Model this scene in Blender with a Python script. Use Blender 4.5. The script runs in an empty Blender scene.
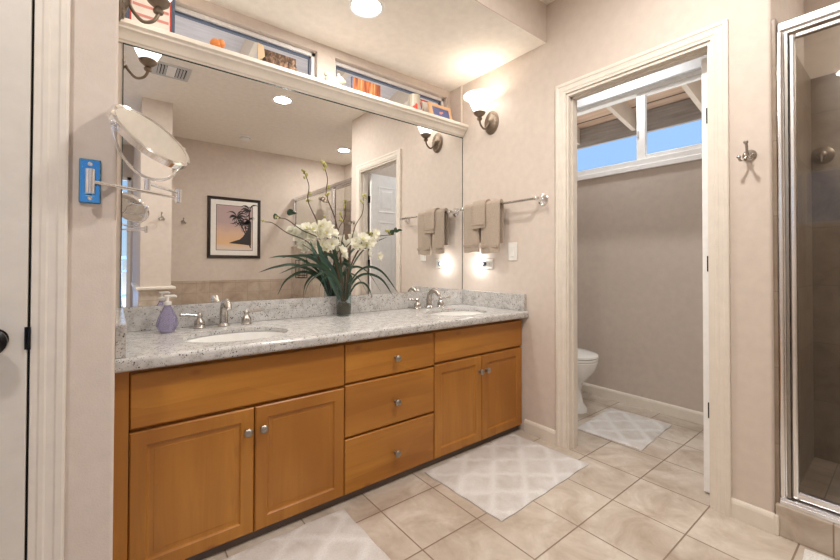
import bpy, bmesh, math, random
from mathutils import Vector, Matrix
random.seed(7)
sc = bpy.context.scene
COL = sc.collection
PI = math.pi

# ------------------------------------------------------------------ camera
cd = bpy.data.cameras.new('camera'); cam = bpy.data.objects.new('camera', cd); COL.objects.link(cam)
FPX, CX, CY = 387.526, 409.467, 259.341
yaw, pit, rol = math.radians(37.359), math.radians(0.6565), math.radians(0.1523)
cam.location = (-2.0768, -2.0699, 1.0561)
fw = Vector((math.sin(yaw), math.cos(yaw), 0)); rt = Vector((math.cos(yaw), -math.sin(yaw), 0)); zz = Vector((0, 0, 1))
d_ = (fw * math.cos(pit) + zz * math.sin(pit)); u_ = (zz * math.cos(pit) - fw * math.sin(pit))
r_ = (rt * math.cos(rol) + u_ * math.sin(rol)).normalized()
up_ = r_.cross(d_).normalized()
cam.rotation_euler = Matrix((r_, up_, -d_)).transposed().to_euler()
cd.sensor_fit = 'HORIZONTAL'; cd.sensor_width = 36; cd.lens = FPX / 840 * 36
cd.shift_x = (420 - CX) / 840; cd.shift_y = -(280 - CY) / 840
cd.clip_start = 0.02
sc.camera = cam

# ------------------------------------------------------------------ world, exposure, lights
sc.view_settings.view_transform = 'Standard'; sc.view_settings.look = 'None'
sc.view_settings.gamma = 1; sc.view_settings.use_curve_mapping = False
sc.view_settings.exposure = 1.22
sc.cycles.max_bounces = 10; sc.cycles.diffuse_bounces = 6; sc.cycles.glossy_bounces = 6
sc.cycles.transparent_max_bounces = 16; sc.cycles.caustics_reflective = True; sc.cycles.caustics_refractive = False
sc.cycles.sample_clamp_indirect = 6
W = bpy.data.worlds.new('sky'); sc.world = W; W.use_nodes = True
wn = W.node_tree; wn.nodes.clear()
o_ = wn.nodes.new('ShaderNodeOutputWorld'); b_ = wn.nodes.new('ShaderNodeBackground')
tc = wn.nodes.new('ShaderNodeTexCoord'); sx = wn.nodes.new('ShaderNodeSeparateXYZ'); cr = wn.nodes.new('ShaderNodeValToRGB'); mr = wn.nodes.new('ShaderNodeMapRange')
mr.inputs[1].default_value = -1; mr.inputs[2].default_value = 1
e = cr.color_ramp.elements
e[0].position = 0; e[0].color = (.72, .66, .60, 1); e[1].position = 1; e[1].color = (.20, .36, .72, 1)
for p, c in ((.45, (.72, .67, .62, 1)), (.497, (.30, .34, .38, 1)), (.51, (.26, .355, .46, 1)), (.60, (.175, .285, .45, 1)), (.75, (.16, .28, .54, 1))):
    q = e.new(p); q.color = c
L = wn.links.new
L(tc.outputs['Generated'], sx.inputs[0]); L(sx.outputs[2], mr.inputs[0]); L(mr.outputs[0], cr.inputs[0]); L(cr.outputs[0], b_.inputs[0]); L(b_.outputs[0], o_.inputs[0])
b_.inputs[1].default_value = 1.0

def area(name, loc, rot, sx_, sy_, power, col, portal=False, spread=PI):
    l = bpy.data.lights.new(name, 'AREA'); l.shape = 'RECTANGLE'; l.size = sx_; l.size_y = sy_; l.energy = power; l.color = col; l.spread = spread
    if portal: l.cycles.is_portal = True
    o = bpy.data.objects.new(name, l); COL.objects.link(o); o.location = loc; o.rotation_euler = rot; return o
area('daylight_bedroom_window', (-2.56, -4.42, 1.3), (PI / 2, 0, PI), .92, 1.7, 85, (.80, .90, 1.0))
area('sky_portal_toilet', (1.2, -.72, 2.07), (0, PI / 2, 0), .55, 1.2, 1, (1, 1, 1), True)
area('sky_portal_transom', (-1.0, .26, 2.22), (-PI / 2, 0, 0), 2.0, .3, 1, (1, 1, 1), True)
area('sky_portal_side', (-3.42, -1.4, 1.72), (0, -PI / 2, 0), .6, .6, 1, (1, 1, 1), True)
WARM = (1.0, .86, .70); CANW = (1.0, .945, .885)
def disk(name, loc, power, col=CANW, size=.145):
    l = bpy.data.lights.new(name, 'AREA'); l.shape = 'DISK'; l.size = size; l.energy = power; l.color = col
    o = bpy.data.objects.new(name, l); COL.objects.link(o); o.location = loc
def point(name, loc, power, col=WARM, r=.03):
    l = bpy.data.lights.new(name, 'POINT'); l.energy = power; l.color = col; l.shadow_soft_size = r
    o = bpy.data.objects.new(name, l); COL.objects.link(o); o.location = loc
CANS = [(-1.04, -.335, 2.40), (-.80, -1.63, 2.63), (.45, -2.75, 2.63), (.72, -.75, 2.63), (-2.55, -1.75, 2.63)]  # the last two are added, unseen fixtures for fill light
disk('can_lamp_vanity', (-1.04, -.335, 2.3935), 4.2)
disk('can_lamp_room', (-.80, -1.63, 2.6235), 11)
disk('fill_lamp_entry', (-2.55, -1.75, 2.6235), 7)  # added out of view to brighten the left wall and door
disk('can_lamp_shower', (.45, -2.75, 2.6235), 6.5)
disk('fill_lamp_toilet', (.72, -.75, 2.6235), 3.2, (.96, .98, 1.0))  # added unseen lamp, brightens the toilet room
SCONCES = [((0, -.287, 2.03), 0), ((-2.072, -.287, 2.03), PI)]
point('sconce_lamp_right', (-.125, -.287, 2.165), .28)
point('sconce_lamp_left', (-1.94, -.287, 2.165), .28)
point('night_light_lamp', (-.042, -.190, 1.056), .5, (1, .97, .93), .012)

# ------------------------------------------------------------------ materials
MATS = {}
class NT:
    def __init__(s, name):
        s.m = bpy.data.materials.new(name); s.m.use_nodes = True; s.t = s.m.node_tree; s.p = s.t.nodes['Principled BSDF']; MATS[name] = s.m
        s.out = s.t.nodes['Material Output']
    def n(s, typ, **kw):
        x = s.t.nodes.new('ShaderNode' + typ)
        for k, v in kw.items(): setattr(x, k, v)
        return x
    def l(s, a, b): s.t.links.new(a, b)
    def coord(s, scale=(1, 1, 1), loc=(0, 0, 0), rot=(0, 0, 0)):
        t = s.n('TexCoord'); m = s.n('Mapping'); s.l(t.outputs['Object'], m.inputs[0])
        m.inputs[1].default_value = loc; m.inputs[2].default_value = rot; m.inputs[3].default_value = scale; return m.outputs[0]
    def noise(s, co, scale, detail=4, rough=.55, dist=0):
        x = s.n('TexNoise'); s.l(co, x.inputs['Vector']); x.inputs['Scale'].default_value = scale; x.inputs['Detail'].default_value = detail
        x.inputs['Roughness'].default_value = rough; x.inputs['Distortion'].default_value = dist; return x.outputs['Fac']
    def ramp(s, fac, stops, mode='LINEAR'):
        x = s.n('ValToRGB'); s.l(fac, x.inputs[0]); el = x.color_ramp.elements; x.color_ramp.interpolation = mode
        el[0].position, el[1].position = stops[0][0], stops[-1][0]
        el[0].color, el[1].color = c4(stops[0][1]), c4(stops[-1][1])
        for p, c in stops[1:-1]: el.new(p).color = c4(c)
        return x.outputs[0]
    def mix(s, fac, a, b, mode='MIX'):
        x = s.n('Mix', data_type='RGBA', blend_type=mode)
        for sock, v in ((x.inputs[0], fac), (x.inputs[6], a), (x.inputs[7], b)):
            if hasattr(v, 'is_linked'): s.l(v, sock)
            elif isinstance(v, (int, float)): sock.default_value = v
            else: sock.default_value = c4(v)
        return x.outputs[2]
    def math(s, op, a, b=0.0):
        x = s.n('Math', operation=op)
        for i, v in enumerate((a, b)):
            if hasattr(v, 'is_linked'): s.l(v, x.inputs[i])
            else: x.inputs[i].default_value = v
        return x.outputs[0]
    def bump(s, h, strength, dist=.01):
        b = s.n('Bump'); b.inputs['Strength'].default_value = strength; b.inputs['Distance'].default_value = dist
        s.l(h, b.inputs['Height']); s.l(b.outputs[0], s.p.inputs['Normal'])
    def base(s, c):
        if hasattr(c, 'is_linked'): s.l(c, s.p.inputs['Base Color'])
        else: s.p.inputs['Base Color'].default_value = c4(c)
    def set(s, **kw):
        for k, v in kw.items(): s.p.inputs[k.replace('_', ' ')].default_value = v
        return s
def c4(c): return (*c, 1) if len(c) == 3 else c
def srgb(r, g, b): return tuple(((v / 255 + .055) / 1.055) ** 2.4 if v > 10 else v / 3294 for v in (r, g, b))
def plain(name, c, rough=.5, metal=0, bumpy=0, **kw):
    t = NT(name); t.set(Roughness=rough, Metallic=metal, **kw); co = t.coord()
    n = t.noise(co, 22, 3); t.base(t.ramp(n, [(.3, tuple(v * .955 for v in c)), (.7, tuple(min(1, v * 1.03) for v in c))]))
    if bumpy: t.bump(t.noise(co, 260, 2), bumpy, .002)
    return t.m
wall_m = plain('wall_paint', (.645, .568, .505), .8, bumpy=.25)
wallwc_m = plain('greige_wall', (.56, .49, .435), .8, bumpy=.25)  # darker, greyer variant of the main wall colour
ceil_m = plain('ceiling_paint', (.89, .85, .79), .85, bumpy=.25)
trim_m = plain('trim_paint', (.745, .69, .615), .4)
door_m = plain('door_paint', (.67, .635, .58), .45)
white_m = plain('white_paint', (.87, .875, .87), .4)
porc_m = plain('porcelain', (.82, .82, .80), .12)
plast_m = plain('white_plastic', (.80, .79, .75), .35)
black_m = plain('black_metal', (.012, .012, .013), .35, .6)
gap_m = plain('dark_gap', (.01, .009, .008), .9)
satin_m = plain('satin_aluminium', (.88, .88, .89), .24, 1)
chrome_m = plain('chrome', (.86, .86, .87), .07, 1)
nickel_m = plain('brushed_nickel', (.50, .47, .43), .26, 1)
pewter_m = plain('pewter', (.36, .34, .31), .34, 1)
bronze_m = plain('aged_nickel', (.24, .19, .145), .40, .85)
gray_m = plain('vent_grey', (.56, .56, .56), .5)
dkwood_m = plain('dark_frame_wood', (.022, .012, .009), .3)
kick_m = plain('toe_kick_shade', (.13, .10, .08), .7)  # dark tone stands in for the shade under the cabinet doors
mat_m = plain('picture_mat', (.82, .80, .76), .8)
green_m = plain('leaf_green', (.024, .062, .034), .38)
green2_m = plain('pale_leaf', (.07, .15, .11), .45)
bark_m = plain('twig_bark', (.10, .06, .035), .8)
bud_m = plain('bud_green', (.42, .40, .13), .6)
petal_m = plain('petal_white', (.86, .85, .76), .55)
_t = petal_m.node_tree; _tl = _t.nodes.new('ShaderNodeBsdfTranslucent'); _tl.inputs[0].default_value = (.85, .84, .72, 1); _mx = _t.nodes.new('ShaderNodeMixShader'); _mx.inputs[0].default_value = .4
_p = _t.nodes['Principled BSDF']; _o = _t.nodes['Material Output']; _t.links.new(_p.outputs[0], _mx.inputs[1]); _t.links.new(_tl.outputs[0], _mx.inputs[2]); _t.links.new(_mx.outputs[0], _o.inputs[0])
heart_m = plain('flower_heart', (.60, .56, .20), .6)
soil_m = plain('potting_moss', (.10, .075, .05), .9, bumpy=1)
rafter_m = plain('rafter_paint', (.62, .54, .46), .7)
cream_m = plain('cream_ceramic', (.52, .47, .38), .35)
orange_m = plain('orange_glaze', (.72, .25, .06), .4)
red_m = plain('red_print', (.62, .06, .035), .5)
blue_m = plain('blue_print', (.10, .13, .30), .5)
slate_m = plain('slate_frame', (.08, .11, .18), .5)
pink_m = plain('pink_print', (.70, .30, .27), .6)
frame_or_m = plain('peach_frame', (.72, .44, .25), .5)
tan_m = plain('tan_card', (.60, .45, .28), .7)
catd_m = plain('tabby_dark', (.07, .05, .04), .8)
rail_m = plain('balcony_paint', (.06, .16, .40), .5)
fabric_shade_m = plain('shade_cloth', (.72, .74, .76), .7)

def emis(name, c, s):
    t = NT(name); t.base(c); t.p.inputs['Emission Color'].default_value = c4(c); t.p.inputs['Emission Strength'].default_value = s; t.set(Roughness=.3); return t.m
can_lens_m = emis('can_lens_glow', (1, .96, .90), 9)
shade_m = emis('sconce_glass_glow', (1, .955, .88), 1.5)
night_m = emis('night_light_glow', (1, .97, .94), 14)

# clear glass: thin pane, transparent with a fresnel reflection
def pane(name, tint, strength=1.0):
    t = NT(name); tr = t.n('BsdfTransparent'); gl = t.n('BsdfGlossy'); fr = t.n('Fresnel'); mx = t.n('MixShader')
    tr.inputs[0].default_value = c4(tint); gl.inputs[1].default_value = .01; fr.inputs[0].default_value = 1.5
    ge = t.n('NewGeometry'); f = t.math('MULTIPLY', t.math('MULTIPLY', fr.outputs[0], strength), t.math('SUBTRACT', 1.0, ge.outputs['Backfacing']))
    t.l(f, mx.inputs[0]); t.l(tr.outputs[0], mx.inputs[1]); t.l(gl.outputs[0], mx.inputs[2]); t.l(mx.outputs[0], t.out.inputs[0]); return t.m
glass_m = pane('window_glass', (.97, .985, .99))
shglass_m = pane('shower_glass', (.90, .90, .88), 1.1)
vase_m = pane('vase_glass', (.86, .91, .91), 1.6)
t = NT('mirror_silver'); t.set(Metallic=1, Roughness=.0); t.base((.90, .905, .90)); mirror_m = t.m
t = NT('mirror_edge_green'); t.set(Roughness=.2); t.base((.03, .06, .05)); mirredge_m = t.m
t = NT('lavender_soap'); t.set(Roughness=.05, IOR=1.35); t.p.inputs['Transmission Weight'].default_value = .8; t.base((.62, .57, .84)); soap_m = t.m
t = NT('chrome_plate_sky_tint'); t.set(Metallic=1, Roughness=.12); t.base((.12, .29, .46)); plate_m = t.m  # chrome plate with the blue sky reflection put into its base colour

# maple
def maple(name, axis):
    t = NT(name); s = [26, 26, 26]; s[axis] = 1.6
    co = t.coord(scale=tuple(s)); n = t.noise(co, 1.0, 6, .6, .6); co2 = t.coord(scale=tuple(v * .12 if i != axis else .8 for i, v in enumerate(s)))
    n2 = t.noise(co2, 1.6, 3, .5, .3)
    c = t.ramp(n, [(.25, (.36, .142, .019)), (.5, (.450, .190, .027)), (.75, (.515, .228, .036))])
    c2 = t.mix(t.ramp(n2, [(.35, (0, 0, 0)), (.66, (1, 1, 1))]), c, (.34, .130, .018)); vp = t.n('TexVoronoi'); sv = [7., 7., 7.]; sv[axis] = 1.1; t.l(t.coord(scale=tuple(sv)), vp.inputs['Vector']); vp.inputs['Scale'].default_value = 1.6; sr = t.n('SeparateColor'); t.l(vp.outputs['Color'], sr.inputs[0]); c2 = t.mix(.30, c2, t.ramp(sr.outputs[0], [(0, (.25, .25, .25)), (1, (.75, .75, .75))]), 'SOFT_LIGHT') if axis == 0 else c2
    k = t.coord(scale=(5, 5, 9)); v = t.n('TexVoronoi'); t.l(k, v.inputs['Vector']); v.inputs['Scale'].default_value = .8
    kn = t.ramp(v.outputs['Distance'], [(.0, (1, 1, 1)), (.05, (.6, .6, .6)), (.11, (0, 0, 0))])
    c3 = t.mix(kn, c2, (.25, .075, .016)); t.base(c3); t.set(Roughness=.36); t.bump(n, .06, .003); return t.m
maple_h = maple('maple_horizontal', 0); maple_v = maple('maple_vertical', 2)

# granite
t = NT('granite'); co = t.coord()
n1 = t.noise(co, 28, 6, .65); n2 = t.noise(co, 7, 4, .5, .5)
c = t.ramp(n1, [(.27, (.30, .285, .265)), (.42, (.49, .48, .465)), (.58, (.60, .595, .585)), (.76, (.53, .515, .485))])
c = t.mix(t.ramp(n2, [(.45, (0, 0, 0)), (.75, (.35, .35, .35))]), c, (.48, .46, .43))
v = t.n('TexVoronoi'); t.l(co, v.inputs['Vector']); v.inputs['Scale'].default_value = 105
sp = t.math('MULTIPLY', t.ramp(v.outputs['Distance'], [(.20, (1, 1, 1)), (.34, (0, 0, 0))]), t.ramp(t.noise(co, 45, 2), [(.47, (0, 0, 0)), (.55, (1, 1, 1))]))
c = t.mix(sp, c, (.05, .045, .045))
v2 = t.n('TexVoronoi'); t.l(co, v2.inputs['Vector']); v2.inputs['Scale'].default_value = 210
sp2 = t.math('MULTIPLY', t.ramp(v2.outputs['Distance'], [(.2, (1, 1, 1)), (.4, (0, 0, 0))]), t.ramp(t.noise(co, 90, 2), [(.44, (0, 0, 0)), (.56, (1, 1, 1))]))
c = t.mix(sp2, c, (.20, .17, .15)); t.base(c); t.set(Roughness=.16); granite_m = t.m

def tile(name, axes, w, h, ox, oy, cols, mortar, ms=.003, rough=.35, offset=0.0):
    t = NT(name); tcn = t.n('TexCoord'); s = t.n('SeparateXYZ'); cb = t.n('CombineXYZ'); t.l(tcn.outputs['Object'], s.inputs[0])
    t.l(t.math('SUBTRACT', s.outputs[axes[0]], ox), cb.inputs[0]); t.l(t.math('SUBTRACT', s.outputs[axes[1]], oy), cb.inputs[1])
    b = t.n('TexBrick', offset=offset, squash=1.0); t.l(cb.outputs[0], b.inputs['Vector'])
    for k, vv in (('Scale', 1), ('Mortar Size', ms), ('Mortar Smooth', .15), ('Bias', 0), ('Brick Width', w), ('Row Height', h)): b.inputs[k].default_value = vv
    b.inputs['Color1'].default_value = (0, 0, 0, 1); b.inputs['Color2'].default_value = (1, 1, 1, 1); b.inputs['Mortar'].default_value = (.5, .5, .5, 1)
    co = t.coord(); n = t.noise(co, 5.5, 6, .62, .8); n2 = t.noise(co, 21, 4, .6, .4)
    c = t.ramp(n, [(.30, cols[0]), (.48, cols[1]), (.62, cols[2]), (.78, cols[3])])
    c = t.mix(t.ramp(n2, [(.35, (0, 0, 0)), (.8, (.35, .35, .35))]), c, cols[0])
    tone = t.mix(.12, c, b.outputs['Color'], 'SOFT_LIGHT')
    f = t.mix(b.outputs['Fac'], tone, mortar); t.base(f)
    t.set(Roughness=rough); t.bump(t.math('SUBTRACT', 1.0, b.outputs['Fac']), .5, .003); return t.m
FC = [(.385, .31, .245), (.51, .44, .37), (.60, .54, .47), (.67, .625, .57)]
floor_m = tile('floor_tile', (0, 1), .2905, .279, .0015, -.675, FC, (.25, .185, .135), .0030)
SC = [(.19, .14, .10), (.26, .20, .15), (.30, .24, .185), (.24, .18, .135)]
shy_m = tile('shower_tile_back', (1, 2), .30, .30, -1.72, .05, SC, (.20, .16, .12), .0022)
shx_m = tile('shower_tile_side', (0, 2), .30, .30, .03, .05, SC, (.20, .16, .12), .0022)
shf_m = tile('shower_floor_tile', (0, 1), .10, .10, .13, -1.72, SC, (.13, .10, .08), .002)
TC = [(.40, .31, .24), (.50, .41, .33), (.55, .46, .38), (.46, .37, .30)]
tub_m = tile('tub_tile', (0, 2), .155, .155, 0, .83 - .155 * 6, TC, (.36, .29, .23), .0018)
colt_m = tile('knee_tile', (1, 2), .20, .30, 0, .1, FC, (.35, .28, .22), .002)
curb_m = tile('curb_tile', (1, 2), .291, .40, -1.88, -.2, FC, (.25, .19, .14), .0025)

# eave boards and stone
t = NT('eave_boards'); co = t.coord(); w = t.n('TexWave', wave_type='BANDS', bands_direction='X'); t.l(co, w.inputs[0]); w.inputs['Scale'].default_value = 1.9
w.inputs['Distortion'].default_value = 0
c = t.mix(t.ramp(t.noise(t.coord(scale=(40, 3, 40)), 1, 5), [(.3, (0, 0, 0)), (.7, (1, 1, 1))]), (.52, .36, .26), (.68, .50, .38))
t.base(t.mix(t.ramp(w.outputs['Fac'], [(.0, (1, 1, 1)), (.05, (0, 0, 0))]), c, (.05, .04, .03))); t.set(Roughness=.85); eave_m = t.m
t = NT('eave_grey'); c = t.ramp(t.noise(t.coord(scale=(5, 60, 20)), 1, 5), [(.3, (.46, .45, .49)), (.7, (.62, .60, .64))]); t.base(c); t.set(Roughness=.9); eaveg_m = t.m
t = NT('fascia_wood'); c = t.ramp(t.noise(t.coord(scale=(20, 4, 50)), 1, 5), [(.3, (.24, .21, .19)), (.7, (.36, .32, .29))]); t.base(c); t.set(Roughness=.9); fascia_m = t.m

# rugs: pale loops with a raised white trellis
t = NT('rug_pile'); tcn = t.n('TexCoord'); s = t.n('SeparateXYZ'); t.l(tcn.outputs['Object'], s.inputs[0])
wob = t.math('MULTIPLY', t.math('SUBTRACT', t.noise(tcn.outputs['Object'], 14, 3), .5), .045)
X = t.math('MULTIPLY', t.math('ADD', s.outputs[0], wob), 2 * PI / .238); Y = t.math('MULTIPLY', t.math('ADD', s.outputs[1], wob), 2 * PI / .188)
g = t.math('ADD', t.math('COSINE', X), t.math('COSINE', Y)); h3 = t.math('MULTIPLY', t.math('COSINE', t.math('MULTIPLY', X, 3.0)), .10)
h4 = t.math('MULTIPLY', t.math('COSINE', t.math('MULTIPLY', Y, 3.0)), .10)
a = t.math('ABSOLUTE', t.math('ADD', g, t.math('ADD', h3, h4)))
ln = t.ramp(a, [(.15, (.85, .85, .85)), (.95, (0, 0, 0))])
fz = t.noise(tcn.outputs['Object'], 160, 3, .7); bl = t.noise(tcn.outputs['Object'], 9, 4, .6)
cell = t.ramp(bl, [(.30, (.53, .49, .455)), (.5, (.615, .59, .575)), (.66, (.655, .64, .63))])
c = t.mix(ln, cell, (.72, .715, .71)); c = t.mix(t.ramp(fz, [(.35, (.30, .30, .30)), (.6, (0, 0, 0))]), c, (.46, .42, .38))
t.base(c); t.set(Roughness=1); t.bump(t.math('ADD', t.math('MULTIPLY', fz, .6), ln), .55, .006); rug_m = t.m
t = NT('rug_plain'); fz = t.noise(t.coord(), 150, 3, .7); t.base(t.ramp(fz, [(.3, (.62, .60, .57)), (.65, (.84, .83, .80))])); t.set(Roughness=1); t.bump(fz, .8, .006); rugw_m = t.m
# towels
t = NT('towel_terry'); co = t.coord(); fz = t.noise(co, 240, 3, .7); z = t.n('TexWave', wave_type='BANDS', bands_direction='Z'); t.l(co, z.inputs[0]); z.inputs['Scale'].default_value = 45
t.base(t.ramp(fz, [(.3, (.35, .28, .22)), (.65, (.49, .41, .335))])); t.set(Roughness=1); t.bump(fz, .8, .004); towel_m = t.m
t = NT('towel_band'); z = t.n('TexWave', wave_type='BANDS', bands_direction='Z'); t.l(t.coord(), z.inputs[0]); z.inputs['Scale'].default_value = 45
t.base(t.ramp(z.outputs['Fac'], [(.2, (.33, .265, .205)), (.7, (.45, .37, .30))])); t.set(Roughness=.9); t.bump(z.outputs['Fac'], .6, .003); band_m = t.m
# sunset print
t = NT('sunset_print'); tcn = t.n('TexCoord'); s = t.n('SeparateXYZ'); t.l(tcn.outputs['Object'], s.inputs[0])
f = t.math('ADD', t.math('MULTIPLY', s.outputs[2], 1.9), t.math('MULTIPLY', t.noise(tcn.outputs['Object'], 6, 4), .25))
t.base(t.ramp(f, [(.08, (.50, .22, .06)), (.17, (.72, .46, .24)), (.24, (.66, .55, .47)), (.38, (.70, .58, .50)), (.50, (.74, .47, .26)), (.78, (.66, .44, .32)), (1.05, (.46, .34, .34))])); t.set(Roughness=.6); print_m = t.m
t = NT('autumn_print'); n = t.noise(t.coord(scale=(60, 1, 5)), 1, 3); t.base(t.ramp(n, [(.3, (.07, .025, .015)), (.45, (.28, .07, .025)), (.58, (.50, .17, .05)), (.75, (.52, .33, .18))])); t.set(Roughness=.6); fox_m = t.m
t = NT('tabby_fur'); n = t.noise(t.coord(scale=(30, 30, 14)), 1.4, 4, .6, .6); t.base(t.ramp(n, [(.36, (.035, .022, .016)), (.5, (.13, .075, .045)), (.68, (.36, .23, .15))])); t.set(Roughness=.9); tabby_m = t.m

# ------------------------------------------------------------------ mesh helpers
ORG = {}
class MB:
    def __init__(s): s.bm = bmesh.new()
    def face(s, pts):
        try: return s.bm.faces.new([s.bm.verts.new(p) for p in pts])
        except ValueError: return None
    def box(s, x0, x1, y0, y1, z0, z1, bev=0, seg=2):
        x0, x1 = sorted((x0, x1)); y0, y1 = sorted((y0, y1)); z0, z1 = sorted((z0, z1))
        r = bmesh.ops.create_cube(s.bm, size=1, matrix=Matrix.Translation(((x0 + x1) / 2, (y0 + y1) / 2, (z0 + z1) / 2)) @ Matrix.Diagonal((x1 - x0, y1 - y0, z1 - z0, 1)))
        if bev:
            ed = list({e for v in r['verts'] for e in v.link_edges})
            bmesh.ops.bevel(s.bm, geom=ed, offset=bev, segments=seg, affect='EDGES', profile=.5)
        return s
    def rings(s, rings, close=True, cap0=True, cap1=True):
        vs = [[s.bm.verts.new(p) for p in r] for r in rings]; n = len(vs[0])
        for a, b in zip(vs, vs[1:]):
            for i in range(n if close else n - 1):
                j = (i + 1) % n
                s.bm.faces.new((a[i], a[j], b[j], b[i]))
        if close:
            if cap0: s.bm.faces.new(vs[0][::-1])
            if cap1: s.bm.faces.new(vs[-1])
        return s
    def lathe(s, prof, o=(0, 0, 0), M=None, seg=28, cap0=True, cap1=True):
        o = Vector(o); M = M or Matrix.Identity(3); R = []
        for r, z in prof: R.append([o + M @ Vector((max(r, 1e-5) * math.cos(2 * PI * k / seg), max(r, 1e-5) * math.sin(2 * PI * k / seg), z)) for k in range(seg)])
        return s.rings(R, True, cap0, cap1)
    def tube(s, pts, r, seg=10, cap=True):
        pts = [Vector(p) for p in pts]; n = len(pts); rr = r if isinstance(r, (list, tuple)) else [r] * n
        T = [(pts[min(i + 1, n - 1)] - pts[max(i - 1, 0)]).normalized() for i in range(n)]
        ref = Vector((0, 0, 1)) if abs(T[0].z) < .9 else Vector((1, 0, 0)); N = (ref - T[0] * ref.dot(T[0])).normalized(); R = []
        for i in range(n):
            N = (N - T[i] * N.dot(T[i])).normalized(); B = T[i].cross(N)
            R.append([pts[i] + (N * math.cos(2 * PI * k / seg) + B * math.sin(2 * PI * k / seg)) * rr[i] for k in range(seg)])
        return s.rings(R, True, cap, cap)
    def ball(s, o, r, sc_=(1, 1, 1), seg=16, M=None):
        bmesh.ops.create_uvsphere(s.bm, u_segments=seg, v_segments=max(6, seg // 2 + 2), radius=r, matrix=Matrix.Translation(o) @ (M.to_4x4() if M else Matrix.Identity(4)) @ Matrix.Diagonal((*sc_, 1))); return s
    def prism(s, prof, f0, f1):
        s.rings([[f0(*p) for p in prof], [f1(*p) for p in prof]]); return s
    def nest(s, x0, x1, z0, z1, steps, fn, back=None):
        """nested rectangles: steps (inset, depth); fn maps (a, b, depth) to 3-D"""
        R = [[fn(x0 + i, z0 + i, d), fn(x1 - i, z0 + i, d), fn(x1 - i, z1 - i, d), fn(x0 + i, z1 - i, d)] for i, d in steps]
        return s.rings(R, True, back is None, True)
    def build(s, name, mat, parent=None, origin=None, smooth=False, rot=0):
        if parent is not None: origin = ORG[parent.name]
        og = Vector(origin) if origin is not None else Vector((0, 0, 0))
        bmesh.ops.recalc_face_normals(s.bm, faces=s.bm.faces[:])
        for v in s.bm.verts: v.co -= og
        me = bpy.data.meshes.new(name); s.bm.to_mesh(me); s.bm.free()
        if isinstance(mat, (list, tuple)):
            for m in mat: me.materials.append(m)
        else: me.materials.append(mat)
        if smooth:
            me.polygons.foreach_set('use_smooth', [True] * len(me.polygons))
            try: me.set_sharp_from_angle(angle=math.radians(38 if smooth is True else smooth))
            except Exception: pass
        o = bpy.data.objects.new(name, me); COL.objects.link(o)
        if parent is not None: o.parent = parent
        else: o.location = og
        ORG[o.name] = og
        return o
def thing(name, label, cat, loc=(0, 0, 0), group=None):
    o = bpy.data.objects.new(name, None); COL.objects.link(o); o.location = loc; o.empty_display_size = .05
    ORG[o.name] = Vector(loc); return tag(o, label, cat, group)
def tag(o, label, cat, group=None):
    o['label'] = label; o['category'] = cat
    if group: o['group'] = group
    return o
def struct(o, label=None):
    o['kind'] = 'structure'
    if label: o['label'] = label
    return o
def sgroup(name, loc=(0, 0, 0)):
    o = bpy.data.objects.new(name, None); COL.objects.link(o); o.location = loc; o.empty_display_size = .05; ORG[o.name] = Vector(loc); o['kind'] = 'structure'; return o
def copy_tree(o, parent=None):
    c = o.copy(); COL.objects.link(c); c.parent = parent
    for ch in list(o.children): copy_tree(ch, c)
    return c
def catmull(P, n=8):
    P = [Vector(p) for p in P]; Q = [P[0] * 2 - P[1]] + P + [P[-1] * 2 - P[-2]]; out = []
    for i in range(1, len(Q) - 2):
        a, b, c, d = Q[i - 1:i + 3]
        for k in range(n):
            u = k / n; out.append(.5 * ((2 * b) + (c - a) * u + (2 * a - 5 * b + 4 * c - d) * u * u + (3 * b - a - 3 * c + d) * u ** 3))
    out.append(P[-1]); return out
MX = Matrix(((0, 0, 1), (0, 1, 0), (-1, 0, 0)))      # local z -> +x
MNX = Matrix(((0, 0, -1), (0, 1, 0), (1, 0, 0)))     # local z -> -x
MNY = Matrix(((1, 0, 0), (0, 0, -1), (0, 1, 0)))     # local z -> -y

# ------------------------------------------------------------------ room shell
CZ, LZ = 2.63, 2.40
XL, YF = -3.3, -4.3
def wall(name, *boxes, mat=wall_m):
    m = MB()
    for b in boxes: m.box(*b)
    return struct(m.build(name, mat))
wall('floor', (XL - .1, 1.15, YF - .1, .1, -.08, 0), mat=floor_m)
m = MB().box(XL - .1, 1.15, YF - .1, -.715, CZ, CZ + .1)
struct(m.build('ceiling', ceil_m))
# lowered ceiling over the vanity
struct(MB().box(-2.165, .1, -.713, .25, LZ, CZ + .1).build('ceiling_soffit', ceil_m))
struct(MB().box(-2.0715, -.0005, -.7165, -.7131, LZ - .001, CZ).build('trim_soffit_face', wall_m))
struct(MB().box(.0885, 1.15, -.7145, .1, CZ, CZ + .1).build('ceiling_toilet_room', ceil_m))
# mirror wall below the ledge, and the recessed wall with transoms
wall('wall_back', (-2.165, .1, 0, .25, 0, 2.07))
TW = [(-2.02, -1.105), (-.985, -.036)]; TZ0, TZ1 = 2.10, 2.345
wall('wall_back_upper', (-2.165, .1, .13, .25, 2.07, TZ0), (-2.165, .1, .13, .25, TZ1, LZ), (-2.165, TW[0][0], .13, .25, TZ0, TZ1),
     (TW[0][1], TW[1][0], .13, .25, TZ0, TZ1), (TW[1][1], .1, .13, .25, TZ0, TZ1))
wall('wall_left_alcove', (-2.165, -2.072, -.71, .13, 0, LZ))
D1X0, D1X1 = -2.93, -2.228
wall('wall_left_front', (D1X0, D1X1, -.81, -.71, 2.04, CZ), (XL, D1X0, -.81, -.71, 0, CZ))
m = MB(); pf = [(D1X1, -.71), (D1X1, -.81)] + [(-2.072 - .009 + .009 * math.sin(a), -.801 - .009 * math.cos(a)) for a in [PI / 2 * k / 6 for k in range(7)]] + [(-2.072, -.71)]
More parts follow.
